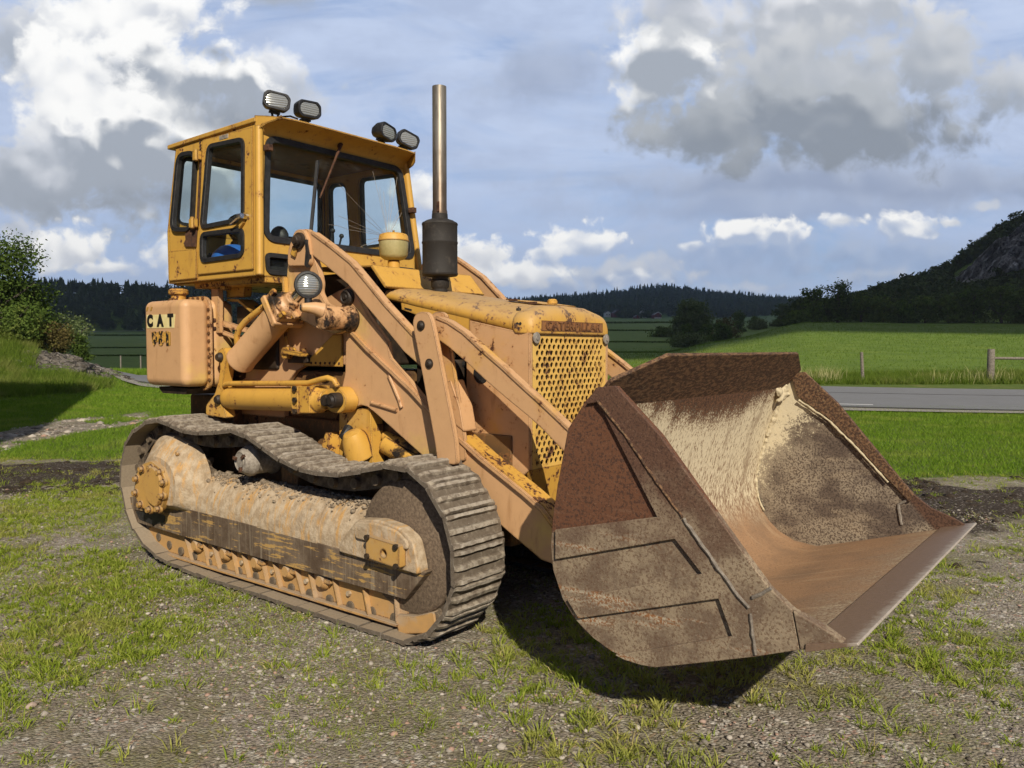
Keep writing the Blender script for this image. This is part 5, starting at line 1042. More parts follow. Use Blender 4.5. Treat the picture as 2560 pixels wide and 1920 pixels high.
tag(blades('grass_tufts', pos3(tx_, ty_), 20, .034, .016, .062, .0030, M_tuft, 42, 1.25, hs=hs), kind='stuff')
x, y, u, v, rr = sample(150000, -.80, .80, 1.7, 11.5, 43); lw_, so2, fd_, br_ = masks(x, y); t = u / v
den = np.interp(t, [-.8, -.3, -.05, .15, .8], [1.0, .95, .40, .24, .34]) * (.06 + .8 * sstep(fbm(x, y, .8, 57), .38, .64)) * (1 - .8 * so2) * (1 - .5 * lw_)
kp = (rr.random(len(x)) < den) & ~((np.abs(np.abs(y) - .76) < .21) & (x > -2.75) & (x < .42))
tag(blades('short_grass', pos3(x[kp], y[kp]), 4, .05, .010, .038, .0022, M_tuft, 44, 1.3, True), kind='stuff')
# mown lawn and verge
x, y, u, v, rr = sample(330000, -.85, .85, 8.6, 20.5, 45); lw_, so2, fd_, br_ = masks(x, y)
kp = rr.random(len(x)) < sstep(lw_ + (fbm(x, y, 2.0, 5) - .5) * .5, .35, .75) * (1 - .6 * so2)
tag(blades('lawn_grass', pos3(x[kp], y[kp]), 1, .02, .035, .085, .0055, M_lawn, 46, .8, True), kind='stuff')
x, y, u, v, rr = sample(150000, -.85, -.30, 20, 41, 47)
kp = height(x, y) < .55
tag(blades('far_lawn_grass', pos3(x[kp], y[kp]), 1, .02, .05, .11, .011, M_lawn, 48, .8, True), kind='stuff')
x, y, u, v, rr = sample(26000, -.82, -.50, 20, 33, 49); h_ = height(x, y); kp = (h_ > .10) & (h_ < 2.6) & ~((u / v > -.595) & (v > 31 + 2.6 * (u / v * 2000 + 1190) / 245 - 3.0))  & (rr.random(len(x)) < .9)
tag(blades('bank_grass', pos3(x[kp], y[kp]), 3, .08, .12, .42, .012, M_verge, 50, .7, True), kind='stuff')
x, y, u, v, rr = sample(22000, .02, .80, 28.6, 33.5, 52)
tag(blades('verge_grass', pos3(x, y), 3, .1, .10, .38, .012, M_verge, 53, .7, True), kind='stuff')
x, y, u, v, rr = sample(170000, -.02, .85, 29, 170, 152); kp = rr.random(len(x)) < np.clip(1.25 - v / 150, 0.05, 1); x, y, v = x[kp], y[kp], v[kp]
tag(blades('meadow_grass', pos3(x, y), 1, .1, .05, .15, .016, M_meadow, 154, .7, True, hs=np.clip(v / 40, .8, 2.2)), kind='stuff')
x, y, u, v, rr = sample(2000, .0, .80, 28.7, 30.5, 54); kp = rr.random(len(x)) < sstep(fbm(x, y, .6, 77), .52, .68)
tag(blades('tall_dry_grass', pos3(x[kp], y[kp]), 2, .1, .35, .75, .008, M_tall, 55, .5), kind='stuff')
x, y, u, v, rr = sample(4000, -.5, -.38, 47, 52, 56)
tag(blades('roadside_grass', pos3(x, y), 3, .2, .15, .5, .02, M_lawn, 57, .6, True), kind='stuff')
for k, (t0, t1, vv_, hh) in enumerate(((-.60, -.34, 128, .5), (-.60, -.34, 226, .8), (-.60, -.34, 470, 2.0), (-.05, .22, 118, .4), (-.05, .22, 205, .7), (-.05, .25, 330, 1.2), (-.05, .2, 520, 2.5))):
    rr = np.random.default_rng(400 + k); n_ = 5000; t = rr.uniform(t0, t1, n_); v = vv_ * (1 + .006 * rr.normal(size=n_) + .03 * t); x, y = uv2w(t * v, v)
    tag(blades('ditch_grass', pos3(x, y), 1, .3, hh * .25, hh * .6, .05 + .0006 * vv_, M_ditch, 420 + k, .4, True), kind='stuff')
# loose stones and earth clods
x, y, u, v, rr = sample(70000, -.72, .72, 1.9, 8.6, 60); lw_, so2, fd_, br_ = masks(x, y); kp = (rr.random(len(x)) < (1 - lw_) * (.25 + .75 * sstep(fbm(x, y, .9, 61), .35, .6)))
def stone_mat():
    mt, N, out = material('loose_gravel'); g = N.new('ShaderNodeNewGeometry'); ri = g.outputs['Random Per Island']; n = N.noise(objco(N), 120, 3)
    c = N.mix(N.m('POWER', ri, 1.4), (.085, .068, .052), (.50, .45, .385)); c = N.mix(N.step(N.m('FRACT', N.m('MULTIPLY', ri, 7.3)), .86, .9), c, (.38, .24, .18)); principled(N, out, N.mix(N.m('MULTIPLY', n, .4), c, (.1, .085, .07)), .85, 0, n, .002, .5, .3); return mt
rs = rr.gamma(1.5, .0021, kp.sum()) + .0030; rs = np.where(rr.random(len(rs)) < .02, rs * 1.4, rs)
tag(lumps('gravel_stones', pos3(x[kp], y[kp]) + np.stack([0 * rs, 0 * rs, rs * .2], -1), rs, stone_mat(), None, .65, .22, 62), kind='stuff')
x, y, u, v, rr = sample(17000, -.75, .75, 4.5, 12.5, 63); lw_, so2, fd_, br_ = masks(x, y); kp = rr.random(len(x)) < sstep(so2, .25, .8) * .8
M_soil = simple('dark_earth', (.018, .013, .009), (.060, .044, .031), 30, .95, 0, .01, .2)
rs = rr.gamma(1.6, .011, kp.sum()) + .006
tag(lumps('earth_clods', pos3(x[kp], y[kp]), rs, M_soil, None, .6, .35, 64), kind='stuff')
x, y, u, v, rr = sample(3000, -.72, -.30, 11, 18, 65); lw_, so2, fd_, br_ = masks(x, y); kp = rr.random(len(x)) < br_ * .8
rs = rr.gamma(2.0, .012, kp.sum()) + .01
tag(lumps('gravel_patch_stones', pos3(x[kp], y[kp]), rs, stone_mat(), None, .55, .25, 66), kind='stuff')

# ------------------------------------------------------------------ roads
def strip(name, pts, w0, w1, mat, dz, n=60):
    P_ = [Vector((a, b)) for a, b in pts]; seg = [(b - a).length for a, b in zip(P_, P_[1:])]; tot = sum(seg); V = []
    for k in range(n + 1):
        d = tot * k / n; i = 0
        while i < len(seg) - 1 and d > seg[i]: d -= seg[i]; i += 1
        p = P_[i].lerp(P_[i + 1], d / seg[i]); t = (P_[i + 1] - P_[i]).normalized(); nn = Vector((-t.y, t.x)); row = []
        for s in np.linspace(w0, w1, 5):
            q = p + nn * s; row.append((q.x, q.y))
        V.append(row)
    V = np.array(V); x, y = uv2w(V[..., 0], V[..., 1]); z = height(x, y) + dz; idx = np.arange((n + 1) * 5).reshape(n + 1, 5)
    F = np.stack([idx[:-1, :-1], idx[1:, :-1], idx[1:, 1:], idx[:-1, 1:]], -1).reshape(-1, 4)
    return tag(fast_mesh(name, np.stack([x, y, z], -1), F, mat, smooth=True), kind='structure')
def asphalt():
    mt, N, out = material('worn_asphalt'); co = objco(N); n = N.noise(co, .8, 6, .7); n2 = N.noise(co, 60, 4, .7)
    principled(N, out, N.mix(N.m('ADD', N.m('MULTIPLY', n, .5), N.m('MULTIPLY', n2, .5)), (.115, .118, .122), (.205, .208, .212)), .9, 0, n2, .004, .5, .2); return mt
M_asph = asphalt(); M_white = simple('road_paint', (.62, .62, .60), (.74, .74, .72), 30, .7, 0, .001); M_tar = simple('dark_road_edge', (.028, .026, .024), (.06, .055, .05), 12, .95); M_shoulder = simple('gravel_shoulder', (.18, .16, .135), (.33, .31, .28), 18, .95, 0, .02)
RD = [(-130, 135), (-60, 76), (-30, 51), (-16, 38), (-6, 30.5), (4, 25.4), (8, 24.3), (12, 23.3), (16, 22.4), (60, 15)]
strip('road', RD, -3.9, 3.6, M_asph, .05, 160); strip('road_shoulder', RD, -4.8, -3.8, M_shoulder, .044, 160); strip('road_edge', RD, -4.05, -3.8, M_tar, .056, 160); strip('road_crack', RD, .9, 1.02, M_tar, .0545, 160)
strip('road_marking', [(8.35, 20.95), (9.35, 20.68)], -.06, .06, M_white, .0545, 6)
strip('far_road', [(-520, 560), (-330, 598), (-240, 640), (-100, 690)], -4, 4, M_asph, .8, 40)
# ------------------------------------------------------------------ fence by the road
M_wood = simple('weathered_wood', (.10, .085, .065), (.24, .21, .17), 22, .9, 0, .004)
def fence_post(u, v, h, r, label, lean=0.0, group='fence posts along the road'):
    p = at(u, v, -.2); o = MB().lathe([(0, 0), (r, 0), (r * .97, (h + .2) * .5), (r * .93, h + .19), (r * .8, h + .2), (0, h + .2)], (0, 0, 0), (lean, 0, 1), 12).build('fence_post', M_wood); o.location = p; return tag(o, label, 'post', group)
fence_post(13.05, 29.7, 1.12, .062, 'slim leaning grey fence post beyond the road, above the right bucket corner', -.075 * .8)
gx = .5985
P0 = at(gx * 29.3, 29.3); fp = tag(empty('rail_fence', P0), 'grey round-wood rail fence starting with a thick post at the right', 'fence')
MB().lathe([(0, -.3), (.13, -.3), (.125, .6), (.12, 1.22), (.11, 1.235), (0, 1.235)], (0, 0, 0), (0, 0, 1), 16).build('post', M_wood, fp)
dr = Vector((RH[0], RH[1], 0)) * .98 - Vector((FH[0], FH[1], 0)) * .10
MB().path([Vector((0, 0, .90)), dr * 1.5 + Vector((0, 0, .885)), dr * 3.4 + Vector((0, 0, .87))], [.05, .055, .06], 10).build('rail', M_wood, fp)
MB().lathe([(0, -.3), (.13, -.3), (.12, 1.25), (0, 1.26)], dr * 3.4, (0, 0, 1), 16).build('post', M_wood, fp)
fence_post(3.18, 40.5, 1.05, .05, 'thin pale fence post in the meadow just right of the loader nose', 0)
for k, (px, vv) in enumerate(((302, 52), (352, 52.5))): fence_post((px - 1280) / 2000 * vv, vv, 1.15, .045, ('thin pale fence post beyond the road, farther left of the tank', 'thin pale fence post beyond the road, nearest the tank')[k], 0)

# ------------------------------------------------------------------ rocky bank at the left
def rock_mat(name, a, b, c):
    mt, N, out = material(name); co = objco(N); n = N.noise(co, 1.6, 8, .7); n2 = N.noise(N.mul(co, (1, 1, 2.2)), 7, 6, .7); v_ = N.voro(co, 2.2, 'DISTANCE_TO_EDGE')
    cc = N.mix(N.step(n, .35, .65), a, b); cc = N.mix(N.step(n2, .52, .72), cc, c); cc = N.mix(N.step(v_, .05, .0), cc, (.02, .018, .016)); principled(N, out, cc, .95, 0, N.m('ADD', n, n2), .08, .9, .2); return mt
M_rock = rock_mat('bank_rock', (.06, .05, .04), (.17, .15, .125), (.36, .34, .30))
rr = np.random.default_rng(70); pts, rad_ = [], []
for k in range(1100):
    f = rr.random(); px = 90 + 245 * f; vv = 31.0 + 2.6 * f + rr.normal(0, .5); py = rr.uniform(-1.9, .5)
    u = (px - 1280) / 2000 * vv; p = at(u, vv + py * 1.6); pts.append((p.x, p.y, p.z - .05)); rad_.append(rr.gamma(1.7, .05) + .03)
tag(lumps('rock_bank', pts, rad_, M_rock, None, .45, .32, 71), kind='structure')

# ------------------------------------------------------------------ trees
def leaf_cloud(lobes, n, size, rr, hang=0.0):
    """n leaf faces spread through the outer part of several ellipsoid lobes"""
    L = np.array(lobes, float); wgt = L[:, 3] * L[:, 4] * L[:, 5]; wgt /= wgt.sum(); k = rr.choice(len(L), n, p=wgt)
    d = rr.normal(size=(n, 3)); d /= np.linalg.norm(d, axis=1, keepdims=True); r = rr.random(n) ** .38 * (1 + .16 * rr.normal(size=n))
    c = L[k, :3] + d * L[k, 3:6] * r[:, None]
    cl = vn3(c, size * 5.5); keep = cl > .36; c = c[keep]; d = d[keep]; m = len(c)
    nrm = d * .7 + rr.normal(size=(m, 3)) * .75 + np.array([0, 0, .35]); nrm /= np.linalg.norm(nrm, axis=1, keepdims=True)
    t = np.cross(nrm, rr.normal(size=(m, 3))); t /= np.linalg.norm(t, axis=1, keepdims=True); b = np.cross(nrm, t)
    s = size * rr.uniform(.55, 1.35, m)[:, None]; t = t * s; b = b * s * .62; t[:, 2] -= hang * s[:, 0]
    V = np.stack([c - t, c - b * .9 + t * .1, c + t, c + b * .9 + t * .1], 1); F = np.arange(m * 4).reshape(-1, 4); return V.reshape(-1, 3), F
_vr = np.random.default_rng(99).random((24, 24, 24))
def vn3(p, s):
    q = p / s; i = np.floor(q).astype(int); f = q - i; f = f * f * (3 - 2 * f); o = 0
    for a in (0, 1):
        for b in (0, 1):
            for c in (0, 1): o = o + _vr[(i[:, 0] + a) % 24, (i[:, 1] + b) % 24, (i[:, 2] + c) % 24] * (f[:, 0] if a else 1 - f[:, 0]) * (f[:, 1] if b else 1 - f[:, 1]) * (f[:, 2] if c else 1 - f[:, 2])
    return o
def tree(name, cat, label, u, v, w, h, mat, n, leaf, seed, base=.12, group=None, hang=0.0, lean=0.0, lob=9, trunk=True):
    rr = np.random.default_rng(seed); p = at(u, v); o = tag(empty(name, p), label, cat, group)
    lobes = [(0, 0, h * (base + (1 - base) * .48), w * .36, w * .36, h * (1 - base) * .44)]
    for k in range(lob):
        a = rr.uniform(0, 6.28); q = rr.uniform(.28, .95); zz_ = h * (base + (1 - base) * rr.uniform(.12, .92)); rad = w * .5 * (1 - .55 * abs(zz_ / h - .42)) * q * .72
        s = w * rr.uniform(.15, .27); lobes.append((math.cos(a) * rad + lean * zz_, math.sin(a) * rad, min(zz_, h - s * .8), s, s, s * rr.uniform(.65, .95)))
    for k in range(lob // 2 if base < .05 else 0):
        a = rr.uniform(0, 6.28); s = w * rr.uniform(.16, .24); lobes.append((math.cos(a) * w * .34, math.sin(a) * w * .34, s * .7, s, s, s * .8))
    V, F = leaf_cloud(lobes, n, leaf, rr, hang); V[:, 2] = np.maximum(V[:, 2], .02 + .1 * rr.random(len(V)))
    fast_mesh('crown', V, F, mat, o)
    m = MB(); tr_ = h * .028 + .03
    m.path([(0, 0, -.3), (.01 * h, 0, h * .2), (lean * h * .4, .01 * h, h * .45), (lean * h * .7, 0, h * .75)], [tr_ * 1.3, tr_, tr_ * .7, tr_ * .25], 8)
    for k in range(7):
        a = rr.uniform(0, 6.28); z0 = h * rr.uniform(.15, .6); L_ = w * rr.uniform(.22, .42); m.path([(lean * z0, 0, z0), (math.cos(a) * L_ * .5, math.sin(a) * L_ * .5, z0 + L_ * .35), (math.cos(a) * L_, math.sin(a) * L_, z0 + L_ * .75)], [tr_ * .45, tr_ * .3, tr_ * .08], 6)
    m.build('trunk', M_bark, o); return o
PXU = lambda px, v: (px - 1280) / 2000 * v
tree('deciduous_tree', 'tree', 'dark green leafy tree at the left edge on top of the bank', PXU(0, 34), 34, 4.4, 4.1, M_leafd, 15000, .070, 1, .0, lob=18)
tree('deciduous_tree', 'tree', 'lower dark green tree between the left-edge tree and the silvery one', PXU(70, 35.5), 35.5, 3.4, 2.9, M_leafd, 9000, .075, 101, .0, lob=14)
tree('bush', 'bush', 'low dark bush at the foot of the left-edge trees', PXU(45, 32.5), 32.5, 2.6, 1.5, M_leafo, 5200, .06, 102, .0, lob=9)
tree('shrub_tree', 'tree', 'small pale silvery-leaved tree behind the dark tree on the bank', PXU(160, 37), 37, 2.7, 2.6, M_leafp, 5200, .062, 2, .1, lob=10)
tree('bush', 'bush', 'brownish bush growing on the bank below the silvery tree', PXU(135, 34), 34, 2.3, 1.35, M_leafb, 5200, .05, 3, .0, lob=8)
tree('bush', 'bush', 'small green bush at the right end of the bushes on the rocky bank', PXU(200, 34.5), 34.5, 1.1, 1.2, M_leafd, 2200, .05, 4, .0, lob=6)
tree('willow_tree', 'tree', 'big round olive willow standing in the middle of the valley fields', PXU(1725, 245), 245, 13.5, 12.6, M_leafw, 9000, .42, 5, .02, hang=.3, lob=18)
for i, (px, v, w, h, mt, lb) in enumerate([
 (1810, 236, 9.5, 7.0, M_leafb, 'brownish green bush just right of the valley willow'), (1713, 222, 5.5, 4.6, M_leafo, 'dark bush in front of the valley willow, left one'), (1763, 215, 5.5, 4.6, M_leafo, 'dark bush in front of the valley willow, right one'),
 (1800, 205, 6.5, 5.2, M_leafd, 'green bush at the right foot of the willow clump'), (1655, 262, 9.0, 3.6, M_leafo, 'low dark bush at the left end of the willow clump'), (1845, 300, 6.5, 8.8, M_leafo, 'tall dark tree rising right behind the willow clump'),
 (1895, 300, 9, 4.2, M_leafw, 'round grey-green bush in the hedge right of the tall dark tree'), (1945, 300, 9, 3.0, M_leafo, 'low hedge bush between the round bush and the wood'), (1885, 320, 6, 5.2, M_leafo, 'dark bush behind the round grey-green hedge bush')]):
    tree('bush' if h < 8 else 'deciduous_tree', 'bush' if h < 8 else 'tree', lb, PXU(px, v), v, w, h, mt, 2600, .32, 20 + i, .0, 'bushes in the valley fields', lob=9)
tree('bush', 'bush', 'wide low reed-like bush nearest the meadow in front of the willow clump', PXU(1720, 160), 160, 8.2, 3.0, M_leafw, 5200, .20, 40, .0, 'bushes in the valley fields', hang=-.6, lob=12)
WE = [(2030, 212, 8, 9.5, 'leafy tree at the left tip of the wood, over the meadow crest'), (1990, 205, 7, 3.8, 'low bush at the left tip of the wood'), (2092, 224, 10, 12.5, 'tall broad tree second from the left tip of the wood'), (2150, 218, 8, 8.5, 'middle-sized tree with rounded top in the wood edge'), (2205, 212, 8, 7.5, 'dense rounded tree in the wood edge, left of the lighter bush'),
 (2255, 205, 7.5, 6.2, 'lighter green bush-like tree in the wood edge'), (2310, 206, 8, 6.8, 'dark rounded tree below the left end of the cliff'), (2368, 204, 8, 7.5, 'dark tree below the middle of the cliff'), (2430, 202, 9, 9.0, 'broad tree below the cliff, second from the right edge'), (2500, 200, 9, 9.5, 'broad tree below the cliff, nearest the right edge'), (2560, 198, 9, 8.5, 'tree cut off by the right edge of the view')]
for i, (px, v, w, h, lb) in enumerate(WE):
    tree('deciduous_tree' if h > 5 else 'bush', 'tree' if h > 5 else 'bush', lb, PXU(px, v), v, w, h, (M_leafo, M_leafd)[i % 3 == 2], 3000, .36, 60 + i, .0, 'trees along the edge of the wood', lob=11)
# ------------------------------------------------------------------ forest on the hills: one mass
def proto(kind, rr):
    if kind == 0:                                                    # spruce
        V, F = [], []; h = 1.0; b = 0
        for k in range(6):
            z0 = .08 + .145 * k; r = .20 * (1 - k / 6.6); n = 8; ring = [(r * (1 + .35 * rr.normal()) * math.cos(a), r * (1 + .35 * rr.normal()) * math.sin(a), z0 - .03 * rr.random()) for a in np.linspace(0, 6.28, n, endpoint=False)]
            V += ring + [(0, 0, min(z0 + .26, 1.0))]
            for j in range(n): F.append((b + j, b + (j + 1) % n, b + n, b + n))
            b += n + 1
        return np.array(V), np.array(F)
    lobes = [(0, 0, .55, .28, .28, .38)] + [(rr.normal(0, .16), rr.normal(0, .16), rr.uniform(.3, .85), .17, .17, .14) for _ in range(7)]
    return leaf_cloud(lobes, 130, .085, rr)
rr = np.random.default_rng(80); PR = [proto(0, rr) for _ in range(3)] + [proto(1, rr) for _ in range(5)]
def forest(name, pts, hts, kinds, mat):
    VV, FF, b = [], [], 0
    for (x, y, z), h, k in zip(pts, hts, kinds):
        v0, f0 = PR[k]; a = rr.uniform(0, 6.28); ca, sa = math.cos(a), math.sin(a); w = h * rr.uniform(.8, 1.25)
        VV.append(np.stack([(v0[:, 0] * ca - v0[:, 1] * sa) * w + x, (v0[:, 0] * sa + v0[:, 1] * ca) * w + y, v0[:, 2] * h + z - .3], -1)); FF.append(f0 + b); b += len(v0)
    V = np.concatenate(VV); F = np.concatenate(FF); q = F[F[:, 2] != F[:, 3]]; t3 = F[F[:, 2] == F[:, 3]][:, :3]
    F3 = np.concatenate([t3, q[:, :3], q[:, [0, 2, 3]]]); return tag(fast_mesh(name, V, F3, mat), kind='stuff')
def wood(n, t0, t1, v0, v1, h0, h1, pcon, seed, ok=None):
    x, y, u, v, r_ = sample(n, t0, t1, v0, v1, seed); t = u / v; kp = np.ones(n, bool)
    if ok is not None: kp = ok(t, v, height(x, y))
    x, y = x[kp], y[kp]; m = len(x); con = (fbm(x, y, .012, seed) + .25 * r_.normal(size=m)) < pcon
    return pos3(x, y), r_.uniform(h0, h1, m) * np.where(con, 1.12, .9), np.where(con, r_.integers(0, 3, m), r_.integers(3, 8, m))
a = wood(2600, -.95, -.02, 628, 830, 9, 15, .42, 81)
b = wood(3600, -.05, .42, 930, 1330, 10, 17, .55, 82, lambda t, v, z: v > np.interp(t, [-.05, .2, .3, .42], [930, 950, 985, 1010]))
b2 = wood(500, -.02, .22, 850, 930, 6, 11, .1, 85, lambda t, v, z: (np.sin(t * 90) + np.sin(t * 41 + 2)) > .2)
CLF = lambda t, v: (t > .545) & (t < .80) & (v > 262) & (v < 352)
c = wood(2600, .34, .95, 222, 470, 6, 11, -1.0, 83, lambda t, v, z: (v > np.interp(t, [.34, .38, .45, .95], [236, 226, 222, 214])) & ~CLF(t, v))
for nm, q in (('left_forest', a), ('far_forest', b), ('farm_trees', b2), ('hillside_wood', c)): forest(nm, *q, M_far)
# ------------------------------------------------------------------ cliff
def cliff():
    nu, nz = 170, 120; t_ = np.linspace(.545, .82, nu); V = np.zeros((nz, nu, 3))
    for j in range(nz):
        f = j / (nz - 1); v = 262 + 86 * f ** 1.0; u = t_ * v; x, y = uv2w(u, v + 0 * u); zb = height(x, y)
        zt = np.interp(t_, [.545, .57, .60, .66, .82], [0, 5, 10, 13, 15])
        bul = np.sin(math.pi * f) ** .5 * zt * (1.1 - .5 * f)
        n = fbm(t_ * 60, f * 7 + 0 * t_, 1.0, 90) - .5; n2 = np.abs(fbm(t_ * 150, f * 12 + 0 * t_, 1.0, 95) - .5) + .9 * np.abs(fbm(t_ * 90, f * 26 + 0 * t_, 1.0, 97) - .5)
        z = zb + bul * .72 + n * 3.0; back = -n * 14 - n2 * 16
        x, y = uv2w(t_ * (v + back - bul * 1.2), v + back - bul * 1.2); V[j] = np.stack([x, y, z], -1)
    idx = np.arange(nu * nz).reshape(nz, nu); F = np.stack([idx[:-1, :-1], idx[:-1, 1:], idx[1:, 1:], idx[1:, :-1]], -1).reshape(-1, 4)
    mt, N, out = material('cliff_rock'); co = objco(N); n = N.noise(co, .12, 9, .72); n2 = N.noise(N.mul(co, (.35, .35, .14)), 1.0, 7, .7); v_ = N.voro(N.mul(co, (.22, .22, .10)), 1.0, 'DISTANCE_TO_EDGE')
    cc = N.mix(N.step(n, .38, .62), (.20, .19, .18), (.60, .575, .545)); cc = N.mix(N.step(n2, .55, .7), cc, (.10, .085, .065)); cc = N.mix(N.step(v_, .035, 0.0), cc, (.03, .028, .026)); principled(N, out, cc, .95, 0, N.m('ADD', n, N.m('MULTIPLY', n2, .9)), 5.0, 1.0, .2)
    return tag(fast_mesh('cliff', V, F, mt, smooth=True), kind='structure')
cliff()
# ------------------------------------------------------------------ farmsteads and cars far off
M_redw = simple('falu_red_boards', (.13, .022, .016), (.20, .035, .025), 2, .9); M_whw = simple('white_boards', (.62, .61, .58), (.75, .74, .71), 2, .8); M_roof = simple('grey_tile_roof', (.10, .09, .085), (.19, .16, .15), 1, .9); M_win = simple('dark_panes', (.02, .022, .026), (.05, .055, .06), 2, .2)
def house(px, v, w, d, h, wall, label, rz, trim=None):
    p = at(PXU(px, v), v, 0); o = tag(empty('farm_house', p, HEAD - R(90) + rz), label, 'house', 'farm buildings at the foot of the far hill')
    MB().box(-w/2, w/2, -d/2, d/2, -1.5, h).build('wall', wall, o, 0)
    rfh = w * .36; m = MB(); m.loft([[(-w/2 - .4, y, h - .1), (0, y, h + rfh), (w/2 + .4, y, h - .1), (0, y, h + rfh - .35)] for y in (-d/2 - .4, d/2 + .4)]); m.build('roof', M_roof, o, 0)
    MB().slab([(-w/2, -d/2 - .02, h), (w/2, -d/2 - .02, h), (0, -d/2 - .02, h + rfh - .2)], (0, d + .04, 0)).build('gable', wall, o, 0)
    for x in (-w * .25, w * .25): MB().box(x - .6, x + .6, -d/2 - .06, -d/2, h * .45, h * .45 + 1.3).build('window', M_win, o, 0)
    if trim:
        MB().slab([(-w/2 - .4, -d/2 - .45, h - .1), (0, -d/2 - .45, h + rfh), (w/2 + .4, -d/2 - .45, h - .1), (w/2 + .4, -d/2 - .45, h + .45), (0, -d/2 - .45, h + rfh + .55), (-w/2 - .4, -d/2 - .45, h + .45)], (0, .1, 0)).build('barge_board', trim, o, 0)
        MB().box(-w/2 - .05, w/2 + .05, -d/2 - .1, -d/2, 0, .9).build('plinth', trim, o, 0)
    return o
house(1640, 850, 7.5, 12, 3.8, M_redw, 'red barn with white gable trim, rightmost of the far farm', .1, M_whw)
house(1605, 900, 8, 10, 5.0, M_whw, 'white farmhouse between the red barns', -.4); house(1590, 845, 5, 6, 2.0, M_redw, 'small low red shed in front of the white farmhouse', .2)
house(1541, 920, 10, 9, 5.0, M_redw, 'red house at the left end of the far farm', .3); house(1628, 900, 6, 8, 3.6, M_redw, 'dark red outbuilding beside the white-trimmed barn', 0); house(1517, 935, 6, 8, 5.0, M_whw, 'white house at the far left, almost behind the loader nose', .2)
def car(px, v, colr, label, rz):
    mt = simple('car_paint_' + label.split()[0], colr, tuple(min(1, c * 1.15) for c in colr), 3, .35); p = at(PXU(px, v), v, .85); o = tag(empty('parked_car' if 0 else 'car', p, HEAD - R(90) + rz), label, 'car', 'cars on the distant left road')
    MB().prism(rnd([(-2.2, .3), (2.2, .3), (2.25, .75), (1.2, .92), (.7, 1.42), (-1.3, 1.45), (-2.1, .95), (-2.25, .7)], .12, 3), -.85, .85).build('body', mt, o, 40)
    MB().prism([(1.05, .95), (.64, 1.36), (-1.2, 1.38), (-1.85, .97)], -.87, .87).build('window_band', M_win, o)
    for x in (-1.35, 1.35):
        for y in (-.8, .8): MB().cyl((x, y - .1, .32), (x, y + .1, .32), .32, seg=16).build('wheel', M_black, o)
car(201, 600, (.60, .63, .66), 'silver car driving on the distant road at the left', .25); car(355, 635, (.70, .70, .70), 'white car on the distant road just left of the tank', .2)
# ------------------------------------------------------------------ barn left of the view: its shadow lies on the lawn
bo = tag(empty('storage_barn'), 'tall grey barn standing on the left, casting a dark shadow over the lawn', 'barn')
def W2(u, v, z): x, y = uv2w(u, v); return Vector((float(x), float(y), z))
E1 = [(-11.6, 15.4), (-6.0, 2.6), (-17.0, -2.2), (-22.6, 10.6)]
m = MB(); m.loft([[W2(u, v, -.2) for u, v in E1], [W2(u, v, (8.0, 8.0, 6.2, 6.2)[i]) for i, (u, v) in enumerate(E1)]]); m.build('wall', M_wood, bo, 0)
m = MB(); m.loft([[W2(u, v, (8.0, 8.0, 6.2, 6.2)[i]) for i, (u, v) in enumerate(E1)], [W2(u, v, (8.15, 8.15, 6.35, 6.35)[i]) for i, (u, v) in enumerate(E1)]]); m.build('roof', M_roof, bo, 0)
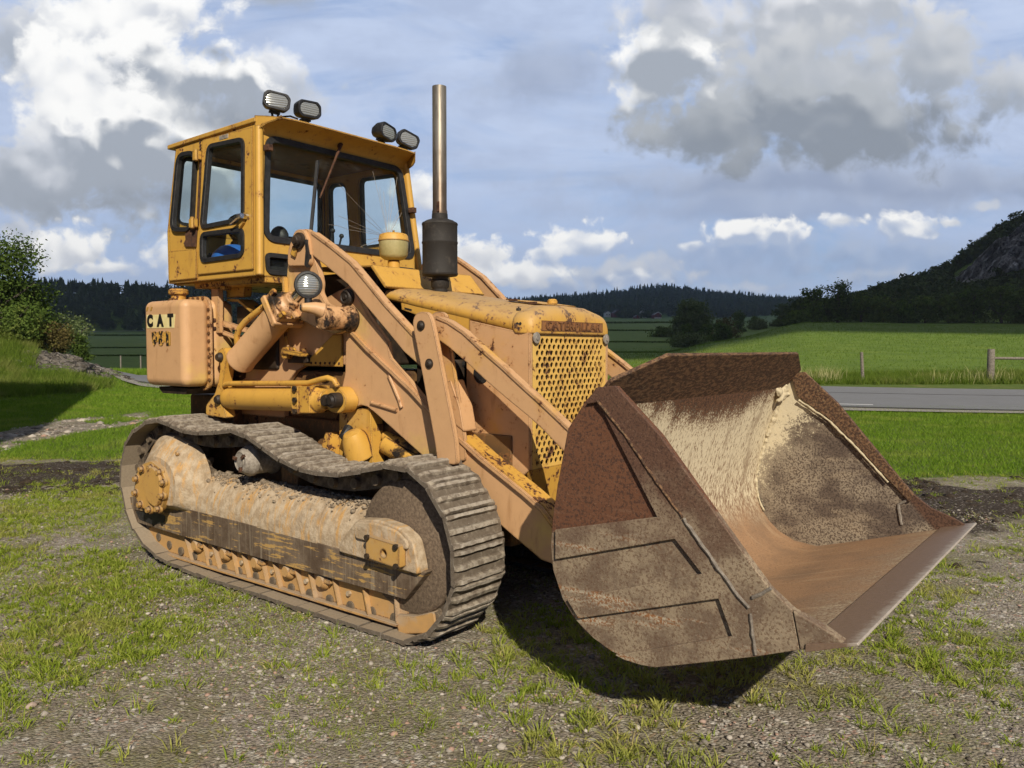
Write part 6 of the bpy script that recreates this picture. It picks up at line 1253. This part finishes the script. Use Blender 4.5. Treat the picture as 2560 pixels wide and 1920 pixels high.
# ------------------------------------------------------------------ a broad cloud overhead (above the frame) that shades the valley and the hills
def cloud_bank():
    H0 = 400.0; ou, ov = 124.0, -578.0; nu, nv = 160, 60; U = np.linspace(-1500, 1700, nu); Vv = np.linspace(60, 1480, nv); VV_ = []
    for sgn in (1, -1):
        for j, vv in enumerate(Vv):
            for i, uu in enumerate(U):
                ed = min(1, min(i, nu - 1 - i) / 3, min(j, nv - 1 - j) / 2.5); wob = float(fbm(np.array([uu]), np.array([vv]), .006, 120)[0]) - .5
                u2, v2 = uu, vv + (wob * 60 if j < 8 else 0) + np.interp(uu, [-600, -150, -10, 30, 90, 900], [-2, 0, 5, 40, 55, 50]) * (1 - j / nv)
                th = (8 + 60 * ed ** .6) * (1 + .8 * wob); z = H0 + (th if sgn > 0 else -th * .25 + 14 * wob)
                x, y = uv2w(u2 + ou, v2 + ov); VV_.append((x, y, z))
    n = nu * nv; idx = np.arange(n).reshape(nv, nu); q = lambda I: np.stack([I[:-1, :-1], I[:-1, 1:], I[1:, 1:], I[1:, :-1]], -1).reshape(-1, 4)
    F = [q(idx), q(idx + n)[:, ::-1]]
    per = list(idx[0]) + list(idx[1:, -1]) + list(idx[-1, -2::-1]) + list(idx[-2:0:-1, 0]); F.append(np.array([(a_, b_, b_ + n, a_ + n) for a_, b_ in zip(per, per[1:] + per[:1])]))
    mt, N, out = material('cloud_vapour'); d = N.new('ShaderNodeBsdfDiffuse'); N.put(d.inputs[0], (.85, .86, .88)); t = N.new('ShaderNodeBsdfTranslucent'); N.put(t.inputs[0], (.55, .57, .62)); mx = N.new('ShaderNodeMixShader'); mx.inputs[0].default_value = .8; N.l.new(d.outputs[0], mx.inputs[1]); N.l.new(t.outputs[0], mx.inputs[2]); N.l.new(mx.outputs[0], out.inputs[0])
    tag(fast_mesh('cloud', np.array(VV_), np.concatenate(F), mt, smooth=True), kind='structure')
cloud_bank()

# ------------------------------------------------------------------ thin valley haze
def haze():
    me = MB(); Lo = [(-1200, -1500), (1500, -1500), (1500, 1480), (-1200, 1480)]
    pts = [uv2w(a, b - 0) for a, b in Lo]; pts = [uv2w(-1500, -60), uv2w(1700, -60), uv2w(1700, 1650), uv2w(-1500, 1650)]
    me.loft([[(float(x), float(y), z) for x, y in pts] for z in (-3.0, 135.0)])
    mt, N, out = material('haze_air'); pv = N.new('ShaderNodeVolumePrincipled'); N.put(pv.inputs['Color'], (.80, .88, 1.0)); pv.inputs['Density'].default_value = HAZE_D; pv.inputs['Anisotropy'].default_value = .2; N.l.new(pv.outputs[0], out.inputs['Volume'])
    o = me.build('haze', mt, None, 0); tag(o, kind='stuff')
HAZE_D = .0002
haze(); sc.cycles.volume_bounces = 0
